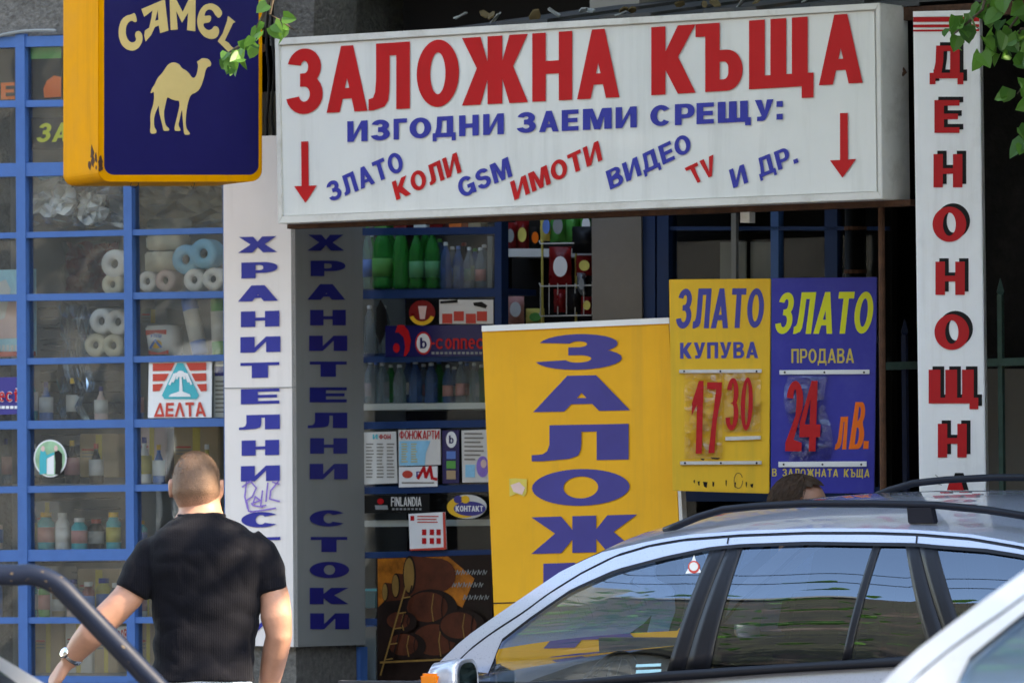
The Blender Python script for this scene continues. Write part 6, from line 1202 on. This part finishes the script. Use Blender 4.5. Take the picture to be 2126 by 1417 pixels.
# ---- person beyond the car
D2 = 22.35; hc2 = pt(1660, 1060, D2); hq2 = Matrix.Rotation(R(-102), 3, 'Z') @ Matrix.Rotation(R(-6), 3, 'X')
wom = thing('person', 'brown haired person in a dark coat whose head shows over the car roof', 'person', (hc2.x, D2, .12))
g = G(); g.rings(head_rings(hc2, hq2), 'skin')
g.rings([ring(hc2 + V((-.02, 0, -z)), X * r, Y * r, 18) for z, r in ((.05, .055), (.11, .052), (.17, .06), (.2, .08))], 'skin')
bz = hc2.z - .2
g.rings([ring(V((hc2.x - .03, D2, z)), X * a, Y * b, 24, 2.3) for z, a, b in ((bz + .03, .06, .07), (bz - .03, .11, .18), (bz - .12, .125, .2), (bz - .3, .12, .18), (bz - .48, .11, .16), (bz - .62, .125, .18))], 'skin')
for sg in (-1, 1):
    g.tube([V((hc2.x - .03, D2 + sg * .17, bz - .06)), V((hc2.x - .04, D2 + sg * .21, bz - .3)), V((hc2.x + .04, D2 + sg * .2, bz - .5))], [.05, .042, .028], 'skin', 14)
    hand(g, V((hc2.x + .045, D2 + sg * .2, bz - .52)), V((.25, 0, -1)), V((1, 0, .2)), V((0, sg, 0)), 'skin', .5, .92)
    g.rings([ring(V((hc2.x - .03, D2 + sg * .08, z)), X * r, Y * r, 16) for z, r in ((bz - .58, .085), (.6, .055), (.45, .052), (.18, .036))], 'skin')
b2 = g.build('body', wom, smooth=True); remesh(b2, .0055, 6)
g = G()
g.rings([ring(V((hc2.x - .03, D2, z)), X * a, Y * b, 24, 2.3) for z, a, b in ((bz + .035, .075, .085), (bz - .02, .125, .195), (bz - .12, .14, .225), (bz - .3, .135, .2), (bz - .48, .13, .185), (bz - .66, .15, .2))], 'dark_coat')
for sg in (-1, 1): g.tube([V((hc2.x - .03, D2 + sg * .16, bz - .05)), V((hc2.x - .04, D2 + sg * .215, bz - .3)), V((hc2.x + .035, D2 + sg * .205, bz - .48))], [.065, .056, .045], 'dark_coat', 16)
o = g.build('coat', wom, smooth=True); remesh(o, .008, 6)
g = G()
for sg in (-1, 1): g.rings([ring(V((hc2.x - .03, D2 + sg * .08, z)), X * r, Y * r, 18) for z, r in ((bz - .55, .1), (.6, .07), (.16, .06))], 'dark_coat')
o = g.build('trousers', wom, smooth=True); remesh(o, .009, 4)
for sg in (-1, 1): g = G(); g.rings([ring(V((hc2.x + .03, D2 + sg * .08, .121 + z)), X * a, Y * b, 18, 2.4) for z, a, b in ((0, .125, .042), (.04, .13, .046), (.09, .06, .036))], 'black'); g.build('shoe', wom, smooth=True)
g = G()
hair_cap(g, hc2, hq2, lambda l: l.z > .075 + .2 * max(0, l.y) or (l.y < .0 + .3 * l.z and l.z > -.09), 'brown_hair', .013, jit=.0012, seed=4)
rn = random.Random(9)
for i in range(420):                       # combed strands from the parting over the side of the head
    u0 = rn.uniform(1.25, 5.03); v0 = rn.uniform(.55, 1.4); ln_ = rn.uniform(.5, 1.1); pts = []
    for s in range(6): u = u0 + s * .07 * (1 if u0 < pi else -1); v_ = v0 - ln_ * s / 5; l = head_pt(u, v_, .013 + .004 * rn.random()); pts.append(hc2 + hq2 @ l)
    if (hq2.inverted() @ (pts[-1] - hc2)).y > .012 and pts[-1].z < hc2.z + .06: continue
    g.tube(pts, [.0012, .0016, .0016, .0014, .0012, .0006], 'brown_hair', 4, cap=False)
g.build('hair', wom, smooth=True)
for sg in (-1, 1):
    g = G(); c = hc2 + hq2 @ V((sg * .0305, .0835, .006)); g.rings([ring(c + V((0, 0, .011 * sin(t))), X * .011 * cos(t) + X * 1e-4, Y * .011 * cos(t) + Y * 1e-4, 12) for t in (-1.4, -.7, 0, .7, 1.4)], 'white')
    g.rings([ring(c + hq2 @ V((0, .0095 + .001 * j, 0)), hq2 @ V((.0055 - .002 * j, 0, 0)), V((0, 0, .0055 - .002 * j)), 12) for j in (0, 1, 2)], 'brown_hair'); g.build('eye', wom, smooth=True)
    g = G(); g.tube([hc2 + hq2 @ V((sg * x, y, z)) for x, y, z in ((.016, .097, .027), (.032, .093, .032), (.048, .082, .028))], [.002, .003, .0015], 'brown_hair', 6); g.build('eyebrow', wom, smooth=True)

# ================================================================== TREE over the pavement
random.seed(21)
def leaf(g, c, s, q, m='leaf'):
    pr = ((0, 0), (.42, -.08), (.5, .3), (.3, .72), (0, 1.05), (-.3, .72), (-.5, .3), (-.42, -.08))
    v = [c + q @ V((x * s, y * s, abs(x) * s * .35)) for x, y in pr]; b = len(g.v); g.v += v; k = g._m(m); g.f += [(b, b + 1, b + 2, b + 3, b + 4), (b, b + 4, b + 5, b + 6, b + 7)]; g.mi += [k, k]
tx_, ty_ = 3.6, 21.0
tree = thing('street_tree', 'leafy street tree whose twigs hang into the top corners of the view', 'tree', (tx_, ty_, .12))
g = G(); tp_ = [V((tx_, ty_, .12)), V((tx_ - .03, ty_, 1.5)), V((tx_ - .1, ty_ - .05, 3.0)), V((tx_ - .3, ty_, 4.4)), V((tx_ - .4, ty_, 6.2))]
g.tube(tp_, [.17, .14, .12, .09, .03], 'bark', 14); g.build('trunk', tree, smooth=True)
g = G(); tips = []
for i in range(26):
    a = random.uniform(0, 2 * pi); b0 = tp_[2].lerp(tp_[4], random.random()); r_o = random.uniform(1.5, 3.2); e = b0 + V((cos(a) * r_o - .6, sin(a) * r_o * .8, random.uniform(.3, 1.7))); mid = b0.lerp(e, .5) + V((0, 0, .25)); g.tube([b0, mid, e], [.045, .028, .01], 'bark', 7); tips += [mid, e, b0.lerp(e, .75)]
g.build('limb', tree, smooth=True)
g = G()
CC = V((tx_ - 1.4, ty_ + .5, 5.4))
for i in range(210):
    while True:
        d = V((random.uniform(-1, 1), random.uniform(-1, 1), random.uniform(-1, 1)))
        if .25 < d.length < 1: break
    c = CC + V((d.x * 4.0, d.y * 3.1, d.z * 1.75)); n_l = random.randint(26, 60); sr = random.uniform(.25, .5)
    for k in range(n_l):
        p = c + V((random.gauss(0, sr), random.gauss(0, sr), random.gauss(0, sr * .6)))
        if p.z < 3.62: continue
        leaf(g, p, random.uniform(.07, .12), Euler((random.uniform(-1, 1), random.uniform(-1, 1), random.uniform(0, 6.3))).to_matrix())
def twig(pts, d, n, s, spread):
    P3 = [pt(x, y, d + .12 * i) for i, (x, y) in enumerate(pts)]; g.tube([V((P3[0].x + .2, P3[0].y, P3[0].z + .9))] + P3, [.008] + [.005] * (len(P3) - 1) + [.002], 'bark', 6)
    for k in range(n):
        j = random.random() * (len(P3) - 1); i = int(j); p = P3[i].lerp(P3[i + 1], j - i) + V((random.gauss(0, spread), random.gauss(0, spread), random.gauss(0, spread) - .02))
        leaf(g, p, s * random.uniform(.7, 1.2), Euler((R(90) + random.uniform(-.9, .9), random.uniform(-.6, .6), random.uniform(-1.2, 1.2))).to_matrix() @ Matrix.Rotation(pi + random.uniform(-.8, .8), 3, 'Z'))
twig([(575, -40), (545, 35), (520, 82), (490, 100), (468, 114)], 21.6, 24, .044, .017)
twig([(560, 30), (585, 45), (610, 62)], 21.7, 7, .045, .012)
twig([(2150, -60), (2085, 0), (2050, 40)], 21.3, 30, .06, .055)
twig([(2160, -20), (2110, 40), (2085, 75)], 21.4, 26, .06, .05)
twig([(2040, 20), (2000, 55), (1975, 75)], 21.3, 7, .055, .018)
twig([(2180, 60), (2120, 60), (2105, 90)], 21.3, 12, .055, .03)
twig([(2200, 100), (2140, 160), (2112, 195)], 21.3, 10, .06, .025)
twig([(2200, 240), (2150, 260), (2122, 280)], 21.3, 7, .065, .02)
g.build('crown', tree, merge=False)

# ================================================================== HOUSE ACROSS THE STREET (seen mirrored in the glass)
hp = V((1.2, 19.6, 0)) + V((-.89, -.45, 0)) * 21.5
H_ = Plane(0, (hp.x, hp.y, 0)); H_.n = V((.89, .45, 0)).normalized(); H_.t = V((-H_.n.y, H_.n.x, 0))
def hbox(g, u0, u1, o0, o1, z0, z1, m): g.prism([H_.w(u0, o0, z0), H_.w(u1, o0, z0), H_.w(u1, o1, z0), H_.w(u0, o1, z0)], (0, 0, z1 - z0), m)
ho = thing('tiled_house', 'pale plastered house with a mossy tiled roof across the street', 'house', hp)
g = G(); hbox(g, -18, 18, -9, 0, 0, 6.6, 'plaster'); g.build('wall', ho)
g = G(); o0 = [H_.w(-18.5, .6, 6.5), H_.w(18.5, .6, 6.5), H_.w(18.5, -5, 16.8), H_.w(-18.5, -5, 16.8)]; g.prism(o0, (0, 0, .2), 'roof_tile'); o1 = [H_.w(-18.5, -9.8, 6.5), H_.w(18.5, -9.8, 6.5), H_.w(18.5, -5, 16.8), H_.w(-18.5, -5, 16.8)]; g.prism(o1, (0, 0, .2), 'roof_tile'); g.build('roof', ho)
for s in (-18, 18): g = G(); g.prism([H_.w(s, 0, 6.6), H_.w(s, -9, 6.6), H_.w(s, -5, 16.7)], H_.t * (.2 if s < 0 else -.2), 'plaster'); g.build('gable', ho)
for a_, b_, z_ in ((-18, -11, .1), (-10.5, -8.6, .5), (-6, -2.5, .16), (-2, .4, .4), (2.5, 7, .12), (7.4, 8.4, .6), (10.5, 14, .2)):
    g = G(); hbox(g, a_, b_, -5.4, -4.6, 16.82, 16.9 + z_, 'plaster' if z_ < .3 else 'white'); g.build('ridge', ho)
for i, u in enumerate((-12, -4.5, 5, 13)): g = G(); hbox(g, u, u + .9, -4.2, -3.4, 14.5, 17.6, 'brick_red' if i % 2 else 'plaster'); g.build('chimney', ho)
for u in range(-16, 17, 4):
    for z in (1.2, 4.2):
        g = G(); hbox(g, u - .6, u + .6, .0, .05, z, z + 1.6, 'white'); wn = g.build('window', ho); g = G(); hbox(g, u - .5, u + .5, .05, .06, z + .1, z + 1.5, 'dark'); g.build('pane', wn)
ft = None
for i, (u, z, r) in enumerate(((-9, 8.5, 2.6), (-3, 10.5, 2.2), (3.5, 9, 2.8), (9.5, 11, 2.3), (14, 8, 2.5))):
    b_ = H_.w(u, 4.5, 0); t = thing('roadside_tree', 'loose crowned tree in front of the tiled house across the street', 'tree', b_, group='trees in front of the tiled house')
    g = G(); g.tube([b_, b_ + V((.1, .1, z * .5)), b_ + V((0, .2, z + r * .5))], [.16, .12, .03], 'bark', 8)
    for k in range(14): a = random.uniform(0, 6.3); p = b_ + V((0, .1, z * random.uniform(.5, 1))); g.tube([p, p + V((cos(a) * r * .8, sin(a) * r * .8, random.uniform(.2, 1.6)))], [.04, .012], 'bark', 5)
    g.build('trunk', t, smooth=True); g = G()
    for k in range(520):
        d = V((random.gauss(0, .5), random.gauss(0, .5), random.gauss(0, .42))) * r; leaf(g, b_ + V((0, 0, z)) + d, random.uniform(.15, .3), Euler((random.uniform(-1, 1), random.uniform(-1, 1), random.uniform(0, 6.3))).to_matrix())
    g.build('crown', t, merge=False)
for k, (zz, o) in enumerate(((11.2, 7), (12.1, 7))):
    g = G(); g.tube([H_.w(u, o, zz + .0009 * u * u) for u in range(-20, 21, 2)], .03, 'black', 6); g.build('power_line', label=('lower power line crossing above the street', 'upper power line crossing above the street')[k], cat='cable')

# the row of houses on the far side of the street, behind the camera
rh = thing('terrace_house', 'long grey apartment house closing the far side of the street', 'house', W.w(18, 27, 0))
g = G(); wbox(g, 4, 34, 26, 34, 0, 13, 'plaster'); g.build('wall', rh)
g = G(); g.prism([W.w(3.5, 25.4, 13.0), W.w(34.5, 25.4, 13.0), W.w(34.5, 30, 15.5), W.w(3.5, 30, 15.5)], (0, 0, .2), 'roof_tile'); g.prism([W.w(3.5, 34.6, 13.0), W.w(34.5, 34.6, 13.0), W.w(34.5, 30, 15.5), W.w(3.5, 30, 15.5)], (0, 0, .2), 'roof_tile'); g.build('roof', rh)
for u in range(6, 33, 4):
    for z in (1.5, 4.5, 7.5, 10.5):
        g = G(); wbox(g, u - .6, u + .6, 25.95, 26, z, z + 1.5, 'white'); q = g.build('window', rh); g = G(); wbox(g, u - .5, u + .5, 25.93, 25.95, z + .1, z + 1.4, 'dark'); g.build('pane', q)
